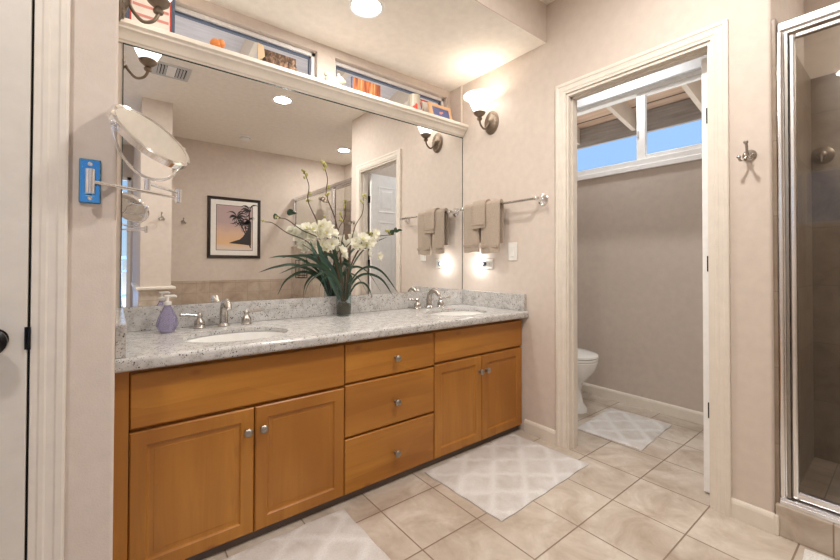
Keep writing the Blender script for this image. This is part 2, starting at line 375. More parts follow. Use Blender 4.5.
m.prism(pf, lambda x, y: Vector((x, y, 0)), lambda x, y: Vector((x, y, CZ))); struct(m.build('wall_left_end', wall_m, smooth=30))
# door wall
DY0, DY1, DZ = -1.532, -.842, 2.04
WT = .088
wall('wall_right', (0, WT, DY1, .13, 0, CZ), (0, WT, DY0, DY1, DZ, CZ))
m = MB(); pf = [(WT, DY0), (0, DY0)] + [(.012 - .012 * math.cos(a), -1.7105 - .012 * math.sin(a)) for a in [PI / 2 * k / 6 for k in range(7)]] + [(WT, -1.7225)]
m.prism(pf, lambda x, y: Vector((x, y, 0)), lambda x, y: Vector((x, y, CZ))); struct(m.build('wall_right_end', wall_m, smooth=30))
wall('wall_toilet_shower', (.088, .95, -1.71, -1.60, 0, CZ))
# exterior wall behind toilet with window opening
WX = 1.03; WY0, WY1, WZ0, WZ1 = -1.30, -.12, 1.79, 2.36
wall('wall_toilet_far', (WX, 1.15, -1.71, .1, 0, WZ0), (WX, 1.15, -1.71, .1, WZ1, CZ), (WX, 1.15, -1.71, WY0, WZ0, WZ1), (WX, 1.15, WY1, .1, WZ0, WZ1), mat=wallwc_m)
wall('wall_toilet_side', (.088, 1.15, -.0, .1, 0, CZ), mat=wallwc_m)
# shower walls
SBX = .85
wall('wall_shower_far', (SBX + .012, 1.15, -3.62, -1.71, 0, CZ))
NY0, NY1, NZ0, NZ1 = -2.3, -1.9, 1.07, 1.43
struct(MB().box(SBX, SBX + .012, -3.52, -1.71, 0, 2.04).build('wall_shower_tile_far', shy_m))
struct(MB().box(.012, SBX, -1.736, -1.7105, 0, 2.04, .004).build('wall_shower_tile_side', shx_m))
# opposite wall, tub tile, partition and the far-left end with its window
wall('wall_front', (-1.63, 1.15, -3.62, -3.52, 0, CZ))
struct(MB().box(-1.627, .0, -3.52, -3.505, 0, .80).box(-1.627, 0, -3.52, -3.50, .80, .835, .004).build('wall_front_tile', tub_m))
wall('wall_partition', (-1.877, -1.627, YF, -2.38, 0, CZ))
struct(MB().box(-1.89, -1.614, -3.52, -2.367, 0, .80).build('wall_partition_tile', colt_m))
struct(MB().box(-1.915, -1.59, -3.52, -2.342, .80, .83, .008).build('trim_partition_cap', trim_m))
BWX0, BWX1, BWZ0, BWZ1 = -2.98, -1.90, .35, 2.2
wall('wall_far_left', (XL, -1.627, YF - .1, YF, 0, BWZ0), (XL, -1.627, YF - .1, YF, BWZ1, CZ), (XL, BWX0, YF - .1, YF, BWZ0, BWZ1), (BWX1, -1.627, YF - .1, YF, BWZ0, BWZ1))
SWY0, SWY1, SWZ0, SWZ1 = -1.68, -1.1, 1.45, 2.0  # opening for the added side window
wall('wall_left', (XL - .1, XL, YF, SWY0, 0, CZ), (XL - .1, XL, SWY1, -.71, 0, CZ), (XL - .1, XL, SWY0, SWY1, 0, SWZ0), (XL - .1, XL, SWY0, SWY1, SWZ1, CZ))
# closet void behind the left door and blank backs, so no light leaks
wall('wall_closet', (XL, -2.165, -.05, .05, 0, CZ), (XL - .1, XL, -.71, .05, 0, CZ), mat=wall_m)
wall('ceiling_closet', (XL - .1, -2.165, -.715, .05, CZ, CZ + .1), mat=ceil_m)

# shower pan, curb, knee wall
struct(MB().box(.13, SBX, -3.52, -1.724, 0, .05).build('floor_shower', shf_m))
struct(MB().box(-.006, .13, -3.52, -1.726, 0, .12, .004).build('trim_shower_curb', curb_m))
struct(MB().box(.0, .12, -3.52, -2.26, .12, 1.28).box(-.01, .13, -3.52, -2.25, 1.28, 1.305, .005).build('wall_shower_knee', curb_m))

# baseboards
BP = [(0, 0), (.013, 0), (.013, .060), (.010, .070), (.006, .076), (0, .078)]
def baseboard(name, a, b, nrm):
    a, b, nrm = Vector(a), Vector(b), Vector(nrm)
    m = MB(); m.prism(BP, lambda u, z: a + nrm * u + zz * z, lambda u, z: b + nrm * u + zz * z); return struct(m.build(name, trim_m))
baseboard('baseboard_right', (0, -.56, 0), (0, -.7805, 0), (-1, 0, 0))
baseboard('baseboard_right_end', (0, -1.587, 0), (0, -1.722, 0), (-1, 0, 0))
struct(MB().box(-.0145, .0, -1.737, -1.721, 0, .078, .004).build('baseboard_corner', trim_m))
baseboard('baseboard_toilet', (WX, -1.60, 0), (WX, 0, 0), (-1, 0, 0))
baseboard('baseboard_toilet_side', (.1, 0, 0), (WX, 0, 0), (0, -1, 0))
baseboard('baseboard_left', (-2.167, -.81, 0), (-2.073, -.81, 0), (0, -1, 0))

# door casing: stepped profile, outer edge to inner edge
CP = [(0, 0), (0, .017), (.005, .019), (.016, .0185), (.020, .0155), (.034, .0145), (.038, .016), (.046, .015), (.050, .0125), (.062, .012), (.062, 0)]
def casing(name, y0, y1, z1, fn):
    """y0<y1 opening edges on a wall face; fn(a, z, t): a along the wall, t outwards"""
    m = MB(); w = .062
    def R(s, top):                                 # left leg
        return [fn(y0 - w + u, (z1 + w - u) if top else 0, t) for u, t in CP]
    m.rings([[fn(y0 - w + u, 0, t) for u, t in CP], [fn(y0 - w + u, z1 + w - u, t) for u, t in CP],
             [fn(y1 + w - u, z1 + w - u, t) for u, t in CP], [fn(y1 + w - u, 0, t) for u, t in CP]])
    return struct(m.build(name, trim_m))
casing('trim_door_toilet', DY0 + .004, DY1 - .004, DZ, lambda a, z, t: Vector((-t, a, z)))
casing('trim_door_left', D1X0, D1X1, DZ, lambda a, z, t: Vector((a, -.81 - t, z)))
# jamb lining with stop
m = MB(); J = .016
m.box(-.004, .090, DY1 - J, DY1 - .0005, 0, DZ - .0005).box(-.004, .090, DY0 + .0005, DY0 + J, 0, DZ - .0005).box(-.0038, .0898, DY0 + J, DY1 - J, DZ - J, DZ - .0005)
m.box(.028, .062, DY1 - J - .01, DY1 - J, 0, DZ - J).box(.028, .062, DY0 + J, DY0 + J + .01, 0, DZ - J).box(.028, .062, DY0 + J, DY1 - J, DZ - J - .01, DZ - J)
jam = struct(m.build('trim_jamb_toilet', trim_m))
m = MB(); m.box(D1X1 - .0025, D1X1 - .0003, -.8095, -.7105, 0, 2.0395)
jl = struct(m.build('trim_jamb_left', trim_m))

# ------------------------------------------------------------------ doors
d1 = sgroup('door_1', (-2.6, -.80, 0)); d1['label'] = 'cream painted door with black round knob'
MB().box(D1X0 + .004, D1X1 - .006, -.822, -.787, .01, 2.035, .002).build('door_leaf', door_m, d1)
MB().box(D1X1 - .006, D1X1 - .003, -.812, -.79, .0, 2.035).build('door_gap', gap_m, d1)
for z in (.22, .882, 1.80):
    MB().box(D1X1 - .0105, D1X1 - .0068, -.8235, -.8205, z - .026, z + .026, .0008).tube([(D1X1 - .0028, -.825, z - .026), (D1X1 - .0028, -.825, z + .026)], .0036, 10).build('hinge', black_m, d1)
MB().lathe([(.0, 0), (.026, 0), (.026, .004), (.012, .008), (.011, .022), (.022, .030), (.030, .040), (.030, .048), (.022, .056), (.010, .060), (0, .061)], (-2.289, -.822, .884), MNY, 28).build('door_knob', black_m, d1, smooth=True)

d2 = sgroup('door_2', (.10, -1.48, 0)); d2['label'] = 'white six-panel door standing open inside the toilet room'
DL = .66
def six(mb, x0, side, yface):
    pan = [(.09, .295, .14, .70), (.365, .57, .14, .70), (.09, .295, .84, 1.50), (.365, .57, .84, 1.50), (.09, .295, 1.62, 1.88), (.365, .57, 1.62, 1.88)]
    return pan
m = MB(); m.box(.100, .100 + DL, -1.497, -1.464, .01, 2.018, .002)
m.build('door_leaf', white_m, d2)
m = MB()
for a, b, z0, z1 in six(None, 0, 0, 0):
    m.nest(.105 + a, .105 + b, z0, z1, [(-.012, -1.4645), (-.010, -1.460), (0, -1.4585), (.010, -1.4635), (.03, -1.4635), (.045, -1.460)], lambda p, q, d: Vector((p, d, q)))
m.build('door_panel_moulding', white_m, d2)
for z in (.388, 1.06, 1.745):
    MB().tube([(.094, -1.506, z - .038), (.094, -1.506, z + .038)], .007, 10).box(.0965, .0998, -1.503, -1.482, z - .036, z + .036, .001).build('hinge', black_m, d2)
MB().lathe([(0, 0), (.028, 0), (.026, .006), (.011, .010), (.010, .03), (.024, .04), (.028, .05), (.02, .06), (0, .063)], (.70, -1.464, .92), Matrix(((1, 0, 0), (0, 0, 1), (0, -1, 0))), 24).build('door_knob', nickel_m, d2, smooth=True)

# ------------------------------------------------------------------ windows and eaves
w1 = sgroup('window_1', (WX, -.71, WZ0)); w1['label'] = 'white framed sliding window high above the toilet'
fm = MB(); x0, x1 = WX - .012, WX + .06; F = .038
fm.box(x0, x1, WY0, WY1, WZ0, WZ0 + .045, .003).box(x0, x1, WY0, WY1, WZ1 - .03, WZ1, .003).box(x0, x1, WY0, WY0 + F, WZ0, WZ1, .003).box(x0, x1, WY1 - F, WY1, WZ0, WZ1, .003)
fm.build('frame', white_m, w1)
MY = -.83
fm = MB(); fm.box(WX + .00, WX + .035, MY - .03, MY + .03, WZ0 + .045, WZ1 - .03, .003)
fm.box(WX + .0, WX + .035, WY0 + F, MY - .03, WZ0 + .045, WZ0 + .075, .003).box(WX + .0, WX + .035, WY0 + F, MY - .03, WZ1 - .055, WZ1 - .03, .003).box(WX + .0, WX + .035, WY0 + F, WY0 + F + .03, WZ0 + .045, WZ1 - .03, .003)
fm.build('sash', white_m, w1)
MB().box(WX - .008, WX + .002, MY + .012, MY + .026, 2.0, 2.05, .002).build('latch', gray_m, w1)
fm = MB(); fm.box(WX + .02, WX + .023, WY0 + F, MY, WZ0 + .05, WZ1 - .03).build('pane', glass_m, w1)
fm = MB(); fm.box(WX + .042, WX + .045, MY, WY1 - F, WZ0 + .045, WZ1 - .03).build('pane', glass_m, w1)
struct(MB().box(WX - .02, WX + .0, WY0 - .02, WY1 + .02, WZ0 - .035, WZ0 + .003, .004).build('trim_window_sill', white_m))
tag(MB().box(WX - .05, WX - .001, WY0 - .03, WY1 + .03, WZ1 - .005, WZ1 + .075, .006).build('window_shade', fabric_shade_m, origin=(WX, -.71, WZ1)), 'white window shade rolled up above the high toilet room window', 'window shade')
for k, (a, b) in enumerate(TW):
    w = sgroup('window_%d' % (k + 2), ((a + b) / 2, .19, TZ0)); w['label'] = ('long transom window behind the tabby cat plaque', 'transom window behind the mug and the autumn picture')[k]
    fm = MB(); f = .022
    fm.box(a, b, .165, .21, TZ0, TZ0 + f, .002).box(a, b, .165, .21, TZ1 - f, TZ1, .002).box(a, a + f, .165, .21, TZ0, TZ1, .002).box(b - f, b, .165, .21, TZ0, TZ1, .002)
    fm.build('frame', white_m, w)
    fm = MB(); g = .010
    fm.box(a + f, b - f, .178, .20, TZ0 + f, TZ0 + f + g).box(a + f, b - f, .178, .20, TZ1 - f - g, TZ1 - f).box(a + f, a + f + g, .178, .20, TZ0 + f, TZ1 - f).box(b - f - g, b - f, .178, .20, TZ0 + f, TZ1 - f)
    fm.build('gasket', slate_m, w)
    MB().box(a + f, b - f, .188, .191, TZ0 + f, TZ1 - f).build('pane', glass_m, w)
w = sgroup('window_4', ((BWX0 + BWX1) / 2, YF, BWZ0)); fm = MB()
fm.box(BWX0, BWX1, YF - .07, YF - .01, BWZ0, BWZ0 + .04).box(BWX0, BWX1, YF - .07, YF - .01, BWZ1 - .04, BWZ1).box(BWX0, BWX0 + .04, YF - .07, YF - .01, BWZ0, BWZ1).box(BWX1 - .04, BWX1, YF - .07, YF - .01, BWZ0, BWZ1)
fm.build('frame', white_m, w); MB().box(BWX0 + .04, BWX1 - .04, YF - .04, YF - .037, BWZ0 + .04, BWZ1 - .04).build('pane', glass_m, w)
w = sgroup('window_5', (XL, (SWY0 + SWY1) / 2, SWZ0)); fm = MB(); a, b = SWY0, SWY1  # unseen window added for extra light and a blue glint in shower glass
fm.box(XL - .07, XL - .01, a, b, SWZ0, SWZ0 + .03).box(XL - .07, XL - .01, a, b, SWZ1 - .03, SWZ1).box(XL - .07, XL - .01, a, a + .03, SWZ0, SWZ1).box(XL - .07, XL - .01, b - .03, b, SWZ0, SWZ1).box(XL - .06, XL - .02, (a + b) / 2 - .015, (a + b) / 2 + .015, SWZ0, SWZ1)
fm.build('frame', white_m, w); MB().box(XL - .04, XL - .037, a + .03, b - .03, SWZ0 + .03, SWZ1 - .03).build('pane', glass_m, w)

# eave outside the toilet room: boards, fascia, rafter tails
ev = sgroup('roof_eave', (1.15, -.7, 2.5)); ev['label'] = 'brown boarded roof eave seen through the high toilet room window'
m = MB(); m.rings([[Vector((1.15, y, 2.585)), Vector((1.80, y, 2.44)), Vector((1.80, y, 2.47)), Vector((1.15, y, 2.615))] for y in (-3.5, 1.5)])
m.build('board_panel', eave_m, ev)
MB().box(1.74, 1.78, -3.5, 1.5, 2.255, 2.445).build('fascia_board', fascia_m, ev)
for y in (.05, -.49, -1.03, -1.57, -2.1):
    m = MB(); m.rings([[Vector((1.15, yy, 2.41)), Vector((1.75, yy, 2.29)), Vector((1.75, yy, 2.455)), Vector((1.15, yy, 2.59))] for yy in (y - .018, y + .018)])
    m.build('rafter', rafter_m, ev)
ev2 = sgroup('roof_overhang', (-1, .25, 2.5)); ev2['label'] = 'grey boarded roof overhang seen through the transom windows'
m = MB(); m.rings([[Vector((x, .25, 2.66)), Vector((x, 1.35, 2.46)), Vector((x, 1.35, 2.49)), Vector((x, .25, 2.69))] for x in (-3.5, 1.0)])
m.build('board_panel', eaveg_m, ev2)
MB().box(-3.5, 1.0, 1.33, 1.37, 2.25, 2.50).build('fascia_board', eaveg_m, ev2)
for x in (-2.65, -2.0, -1.36, -.72, -.08, .56):
    m = MB(); m.rings([[Vector((xx, .25, 2.50)), Vector((xx, 1.33, 2.30)), Vector((xx, 1.33, 2.47)), Vector((xx, .25, 2.67))] for xx in (x - .02, x + .02)])
    m.build('rafter', rafter_m, ev2)
br = thing('balcony_railing', 'blue balcony railing outside the window reflected at the mirror edge', 'railing', (-2.4, -5.2, 0))
m = MB(); m.box(-3.3, -1.5, -5.22, -5.18, 1.12, 1.16).box(-3.3, -1.5, -5.22, -5.18, .93, .95).box(-3.3, -1.5, -5.22, -5.18, .55, .58); m.build('rail', rail_m, br)
for k in range(16):
    x = -3.25 + k * .115; MB().box(x - .01, x + .01, -5.21, -5.19, .0, 1.12).build('baluster', rail_m, br)
struct(MB().box(-4.2, -.8, -6.2, -4.4, -.12, -.02).build('exterior_deck', gray_m))

# ------------------------------------------------------------------ vanity cabinets
YD, YB = -.542, -.522          # door faces, box face
ZK, ZT = .040, .700
def knob(o, par):
    MB().lathe([(0, 0), (.009, 0), (.007, .006), (.006, .012), (.012, .017), (.0155, .022), (.0155, .026), (.011, .031), (.005, .033), (0, .0335)], o, MNY, 20).build('knob', pewter_m, par, smooth=True)
def front(name, x0, x1, z0, z1, par, slab):
    g = .0022; m = MB(); x0 += g; x1 -= g
    st = [(0, YB), (0, YD + .004), (.004, YD)]
    if slab: m.nest(x0, x1, z0, z1, st, lambda p, q, d: Vector((p, d, q)))
    else: m.nest(x0, x1, z0, z1, st + [(.046, YD), (.049, YD + .003), (.051, YD + .007), (.056, YD + .0085), (.066, YD + .0085), (.069, YD + .0075)], lambda p, q, d: Vector((p, d, q)))
    return m.build(name, maple_h if slab else maple_v, par)
def unit(name, x0, x1, label):
    t = thing(name, label, 'cabinet', ((x0 + x1) / 2, -.27, 0), 'vanity cabinets under the granite top')
    m = MB(); m.box(x0, x1, YB + .0005, -.003, ZK, .55).box(x0, x1, YB + .0005, YB + .018, .55, .715).build('carcass', maple_v, t)
    m = MB(); m.box(x0, x1, -.515, -.003, 0.0, ZK).build('toe_kick', kick_m, t)  # kick face pulled forward so its dark strip shows as shade
    return t
XA, XB, XC, XD = -2.034, -1.2645, -.7440, -.008
u = unit('sink_cabinet', XA, XB, 'maple sink cabinet with two doors at the left end of vanity')
MB().box(-2.0715, XA - .0002, -.545, -.003, 0.0, .715).build('filler_strip', maple_v, u)
MB().box(XA - .0001, XA + .004, YB - .006, YB + .001, ZK, .700).build('gap_line', gap_m, u)
front('false_front', XA, XB, .522, ZT, u, True)
a = front('door', XA, -1.6455, ZK, .510, u, False); knob((-1.674, YD, .428), a)
a = front('door', -1.6455, XB, ZK, .510, u, False); knob((-1.617, YD, .428), a)
u = unit('drawer_cabinet', XB, XC, 'maple cabinet with three stacked drawers in the middle of vanity')
for z0, z1, zk in ((.528, ZT, .604), (.290, .518, .394), (ZK, .280, .151)):
    a = front('drawer', XB, XC, z0, z1, u, True); knob((-.993, YD, zk), a)
u = unit('sink_cabinet', XC, XD, 'maple sink cabinet with two doors at the right end by the doorway')
front('false_front', XC, XD, .540, ZT, u, True)
a = front('door', XC, -.381, ZK, .528, u, False); knob((-.405, YD, .441), a)
a = front('door', -.381, XD, ZK, .528, u, False); knob((-.350, YD, .441), a)

# ------------------------------------------------------------------ countertop with undermount sinks
ZC = .760; HD = .016; SINK = [(-1.66, -.345, .205, .150), (-.385, -.345, .205, .150)]
ct = thing('countertop', 'speckled grey granite vanity countertop with two undermount sinks', 'countertop', (-1.03, -.3, .72))
m = MB(); bm = m.bm; N = 48
YFR = -.572; TH = .042
outer = [(-2.0705, -.003), (-2.0705, YFR), (-.002, YFR), (-.002, -.003)]
ov = [bm.verts.new((x, y, ZC)) for x, y in outer]; oe = [bm.edges.new((ov[i], ov[(i + 1) % 4])) for i in range(4)]; ed = list(oe); ell = []
for cx_, cy_, ax, ay in SINK:
    vs = [bm.verts.new((cx_ + ax * math.cos(2 * PI * k / N), cy_ + ay * math.sin(2 * PI * k / N), ZC)) for k in range(N)]
    ed += [bm.edges.new((vs[i], vs[(i + 1) % N])) for i in range(N)]; ell.append(vs)
bmesh.ops.triangle_fill(bm, use_beauty=True, edges=ed)
for vs in ell:
    lo = [bm.verts.new((v.co.x, v.co.y, ZC - HD)) for v in vs]
    for i in range(N): bm.faces.new((vs[i], vs[(i + 1) % N], lo[(i + 1) % N], lo[i]))
# bullnose front edge
pr = [(YFR, ZC)] + [(YFR - .014 * math.sin(a), ZC - .014 + .014 * math.cos(a)) for a in [PI / 2 * k / 6 for k in range(1, 7)]] + [(YFR - .014, ZC - .030)] + [(YFR - .014 + .012 * (1 - math.cos(a)), ZC - .030 - .012 * math.sin(a)) for a in [PI / 2 * k / 4 for k in range(1, 5)]] + [(-.53, ZC - TH)]
m.rings([[Vector((x, y, z)) for y, z in pr] for x in (-2.0705, -.002)], close=False)
m.face([(-2.0705, y, z) for y, z in pr]); m.face([(-.002, y, z) for y, z in pr])
m.build('slab', granite_m, ct, smooth=40)
MB().box(-2.0705, -.002, -.021, -.001, ZC + .0005, .8645, .002).build('backsplash', granite_m, ct)
MB().box(-.0225, -.002, -.569, -.0215, ZC + .0005, .8645, .002).build('side_splash', granite_m, ct)
MB().box(-2.0705, -2.0425, -.569, -.0215, ZC + .0005, .8645, .002).build('side_splash', granite_m, ct)
for cx_, cy_, ax, ay in SINK:
    m = MB(); R = []
    for f, z in ((1.03, ZC - HD - .001), (.99, ZC - HD - .004), (.955, ZC - .045), (.90, ZC - .085), (.78, ZC - .125), (.5, ZC - .148), (.12, ZC - .155)):
        R.append([Vector((cx_ + ax * f * math.cos(2 * PI * k / N), cy_ + ay * f * math.sin(2 * PI * k / N), z)) for k in range(N)])
    m.rings(R, True, False, True); sk = m.build('sink_basin', porc_m, ct, smooth=True)
    for p in sk.data.polygons: pass
    MB().lathe([(0, .0), (.022, 0), (.024, .003), (.016, .005), (.015, .004), (0, .006)], (cx_, cy_, ZC - .154), None, 20).build('drain', nickel_m, sk, smooth=True)

# ------------------------------------------------------------------ faucets
def faucet(x, y, label):
    t = thing('faucet', label, 'faucet', (x, y, ZC), 'brushed nickel basin faucets')
    m = MB(); m.lathe([(.027, .0005), (.027, .005), (.021, .012), (.0165, .02)], (x, y, ZC), None, 24)
    P = catmull([(x, y, ZC + .012), (x, y + .002, ZC + .06), (x, y - .012, ZC + .098), (x, y - .05, ZC + .118), (x, y - .088, ZC + .104), (x, y - .100, ZC + .086)], 6)
    m.tube(P, [.0195 - .0062 * i / (len(P) - 1) for i in range(len(P))], 18); m.build('spout', nickel_m, t, smooth=True)
    for s in (-1, 1):
        hx = x + s * .102
        h = MB().lathe([(.026, .0005), (.026, .004), (.022, .009), (.0235, .018), (.022, .030), (.013, .042), (.010, .047), (.0125, .052), (.012, .060), (.007, .067), (.003, .072), (0, .073)], (hx, y, ZC), None, 24).build('handle', nickel_m, t, smooth=True)
        MB().tube([(hx, y, ZC + .057), (hx + s * .02, y - .003, ZC + .059), (hx + s * .05, y - .008, ZC + .063), (hx + s * .078, y - .012, ZC + .066), (hx + s * .082, y - .0125, ZC + .0665)], [.0055, .0055, .0068, .0078, .004], 12).build('lever', nickel_m, h, smooth=True)
    return t
faucet(-1.66, -.078, 'brushed nickel two-handle faucet beside the lavender soap bottle')
faucet(-.378, -.066, 'brushed nickel two-handle faucet at the sink near the towels')

# ------------------------------------------------------------------ soap dispenser
o = (-1.892, -.125, ZC)
t = thing('soap_dispenser', 'lavender liquid soap bottle with white pump at the left sink', 'soap dispenser', o)
m = MB(); m.lathe([(.018, .001), (.028, .003), (.041, .030), (.042, .038), (.034, .066), (.022, .094), (.013, .112), (.0125, .118)], o, Matrix.Diagonal((1, .72, 1)), 12)
m.build('bottle', soap_m, t)
MB().lathe([(.014, .118), (.0145, .119), (.0145, .131), (.006, .133), (.0045, .150), (.0075, .151), (.0075, .158), (0, .159)], o, None, 18).tube([(o[0], o[1], ZC + .1545), (o[0] + .024, o[1] - .004, ZC + .156), (o[0] + .033, o[1] - .006, ZC + .151)], [.0055, .005, .004], 10).box(o[0] - .012, o[0] + .008, o[1] - .007, o[1] + .007, ZC + .153, ZC + .160, .002).build('pump', plast_m, t, smooth=True)

# ------------------------------------------------------------------ wall mirror and ledge
t = thing('wall_mirror', 'large frameless mirror above the granite backsplash', 'mirror', (-1.02, 0, .865))
MB().box(-2.050, -.004, -.0045, -.0015, .866, 2.0).build('mirror_glass', mirror_m, t)
MB().box(-2.0535, -.0015, -.0060, -.0010, 1.9985, 2.0035).box(-2.0535, -2.0500, -.006, -.001, .866, 2.0).box(-.0042, -.001, -.006, -.001, .866, 2.0).build('edge_channel', mirredge_m, t)
# crown-moulded ledge
KP = [(-.001, 2.004), (-.010, 2.004), (-.012, 2.010), (-.020, 2.014), (-.024, 2.022), (-.030, 2.034), (-.042, 2.044), (-.052, 2.048), (-.054, 2.056), (-.060, 2.060), (-.067, 2.064), (-.067, 2.080), (-.064, 2.084), (.128, 2.084), (.128, 2.071), (-.001, 2.071)]
lg = tag(MB().rings([[Vector((x, y, z)) for y, z in KP] for x in (-2.0705, -.0015)]).build('ledge_shelf', trim_m, origin=(-1.03, 0, 2.004), smooth=25), 'cream crown-moulded ledge running above the large mirror', 'shelf')
struct(MB().box(-.012, -.0005, -.004, .010, 2.085, 2.399, .004).build('trim_corner_bead', trim_m))

# ------------------------------------------------------------------ things on the ledge
ZS = 2.0845
def frontal(x0, x1, y, z0, z1, steps): return MB().nest(x0, x1, z0, z1, steps, lambda p, q, d: Vector((p, y + d, q)))
t = thing('picture_frame', 'white picture with red lines in slate blue frame behind left sconce', 'picture frame', (-1.95, .03, ZS))
frontal(-2.045, -1.858, .045, ZS, 2.31, [(0, .012), (0, -.006), (.002, -.008), (.014, -.008), (.016, -.004)]).build('frame', slate_m, t)
frontal(-2.031, -1.872, .045, ZS + .014, 2.296, [(0, -.003), (.0, -.0055), (.006, -.0055)]).build('mount', red_m, t)
frontal(-2.024, -1.879, .045, ZS + .02, 2.29, [(0, -.005), (0, -.0068)]).build('print', mat_m, t)
m = MB()
for z in (.035, .08, .125, .165): m.box(-2.02, -1.883, .0365, .0379, ZS + z, ZS + z + .012)
m.build('print_lines', pink_m, t)
t = thing('shell_ornament', 'small orange rounded ornament on the ledge above mirror', 'ornament', (-1.690, -.035, ZS))
m = MB(); m.ball((-1.695, -.035, ZS + .024), .026, (1.05, .9, .92)).ball((-1.675, -.039, ZS + .031), .021, (.9, .9, 1.0)); m.build('body', orange_m, t, smooth=True)
MB().tube([(-1.683, -.035, ZS + .046), (-1.681, -.036, ZS + .056)], [.004, .002], 8).build('stem', tan_m, t)
t = thing('cat_plaque', 'plaque with a tabby cat lying against a tan card on ledge', 'ornament', (-1.37, .04, ZS))
m = MB(); m.rings([[Vector((-1.475 + .05 * 0, y, ZS)), Vector((-1.268, y, ZS)), Vector((-1.268, y, ZS + .125)), Vector((-1.475, y, ZS + .125))] for y in (.05, .062)]); m.build('backing', tabby_m, t)
m = MB(); m.rings([[Vector((-1.478, y, ZS)), Vector((-1.448, y, ZS)), Vector((-1.440, y, ZS + .07)), Vector((-1.448, y, ZS + .135)), Vector((-1.478, y, ZS + .145))] for y in (.044, .0495)]); m.build('card', tan_m, t)
m = MB(); bod = [(-1.40, .03, ZS + .045, .045, (1.35, .38, .95)), (-1.335, .026, ZS + .045, .038, (1.1, .42, .95)), (-1.305, .016, ZS + .036, .033, (1.0, .5, .9)), (-1.443, .03, ZS + .028, .026, (1.0, .5, .9))]
for x, y, z, r, s in bod: m.ball((x, y, z), r, s)
m.build('cat_body', tabby_m, t, smooth=True)
m = MB()
for dx in (-.022, .014): m.lathe([(.010, 0), (.006, .010), (.001, .02)], (-1.301 + dx, .016, ZS + .058), None, 8)
m.build('cat_ears', catd_m, t)
t = thing('ceramic_figurine', 'cream ceramic figurine between the two transom windows', 'ornament', (-1.055, .03, ZS))
m = MB(); m.ball((-1.055, .03, ZS + .050), .045, (1.1, .7, .85)); m.ball((-1.010, .02, ZS + .066), .031, (.95, .8, .85)); m.ball((-1.083, .03, ZS + .085), .022, (1.2, .7, .7)); m.ball((-1.02, .015, ZS + .093), .014, (.7, .6, 1))
for dx in (-.033, -.008, .026, .042): m.lathe([(.015, 0), (.014, .03), (.012, .05)], (-1.055 + dx, .022 if dx > -.02 else .035, ZS + .0005), None, 12)
m.build('body', cream_m, t, smooth=True)
m = MB(); m.ball((-.985, .012, ZS + .064), .012, (1, .7, .8)); m.build('snout', tan_m, t, smooth=True)
t = thing('autumn_picture', 'small unframed picture of orange autumn tree trunks on ledge', 'picture', (-.80, .05, ZS))
MB().box(-.905, -.700, .05, .062, ZS, ZS + .135, .001).build('panel', fox_m, t)
MB().box(-.912, -.9052, .049, .063, ZS, ZS + .135).build('spine', slate_m, t)
m = MB()
for x, z, r, s in ((-.865, .018, .017, (1.5, .15, .9)), (-.835, .030, .011, (1, .2, 1)), (-.785, .024, .019, (1.3, .14, 1)), (-.755, .020, .014, (1.2, .2, .9))): m.ball((x, .0495, ZS + z), r, s)
m.build('printed_shapes', catd_m, t)
t = thing('mug', 'tall cream mug with a red bird on the ledge', 'mug', (-.452, .01, ZS))
o = (-.452, .01, ZS)
MB().lathe([(.032, .0005), (.036, .004), (.0375, .05), (.039, .115), (.0395, .120), (.036, .120), (.034, .05), (.03, .008), (0, .007)], o, None, 28, cap0=True, cap1=False).build('body', cream_m, t, smooth=True)
P = [(o[0] + .034 + .036 * math.sin(a), o[1] - .006, ZS + .062 + .038 * math.cos(a)) for a in [PI * k / 10 for k in range(11)]]
MB().tube(P, .0055, 10).build('handle', cream_m, t, smooth=True)
m = MB(); m.ball((o[0] - .018, o[1] - .0335, ZS + .026), .016, (1.1, .18, 1), M=Matrix.Rotation(-.5, 3, 'Z')); m.ball((o[0] - .010, o[1] - .0365, ZS + .045), .009, (1, .2, 1.2), M=Matrix.Rotation(-.3, 3, 'Z')); m.build('bird_motif', red_m, t, smooth=True)
t = thing('photo_frame', 'peach framed photo with blue picture at the right end of ledge', 'picture frame', (-.20, .0, ZS))
ry = Matrix.Rotation(math.radians(-16), 3, 'X')
def lean(y0): return lambda p, q, d: Vector((0, y0, ZS + .002)) + Vector((p, 0, 0)) + ry @ Vector((0, d, q))
m = MB(); m.nest(-.315, -.10, 0, .125, [(0, .008), (0, -.005), (.003, -.008), (.026, -.008), (.029, -.003)], lean(-.005)); m.build('frame', frame_or_m, t)
m = MB(); m.nest(-.287, -.128, .028, .097, [(0, -.002), (0, -.0045)], lean(-.005)); m.build('photo', blue_m, t)
m = MB(); 
for x, z, r in ((-.215, .052, .014), (-.197, .06, .010)): m.ball(lean(-.005)(x, z, -.0045), r, (1, .15, 1), 10)
m.build('photo_figures', pink_m, t)
t = thing('photo_frame', 'red edged card frame standing behind the peach framed photo', 'picture frame', (-.12, .07, ZS))
m = MB(); m.nest(-.33, -.045, 0, .165, [(0, .006), (0, -.004), (.002, -.006), (.012, -.006), (.014, -.004)], lean(.055)); m.build('frame', red_m, t)
m = MB(); m.nest(-.316, -.059, .014, .151, [(0, -.0035), (0, -.0052)], lean(.055)); m.build('card', mat_m, t)

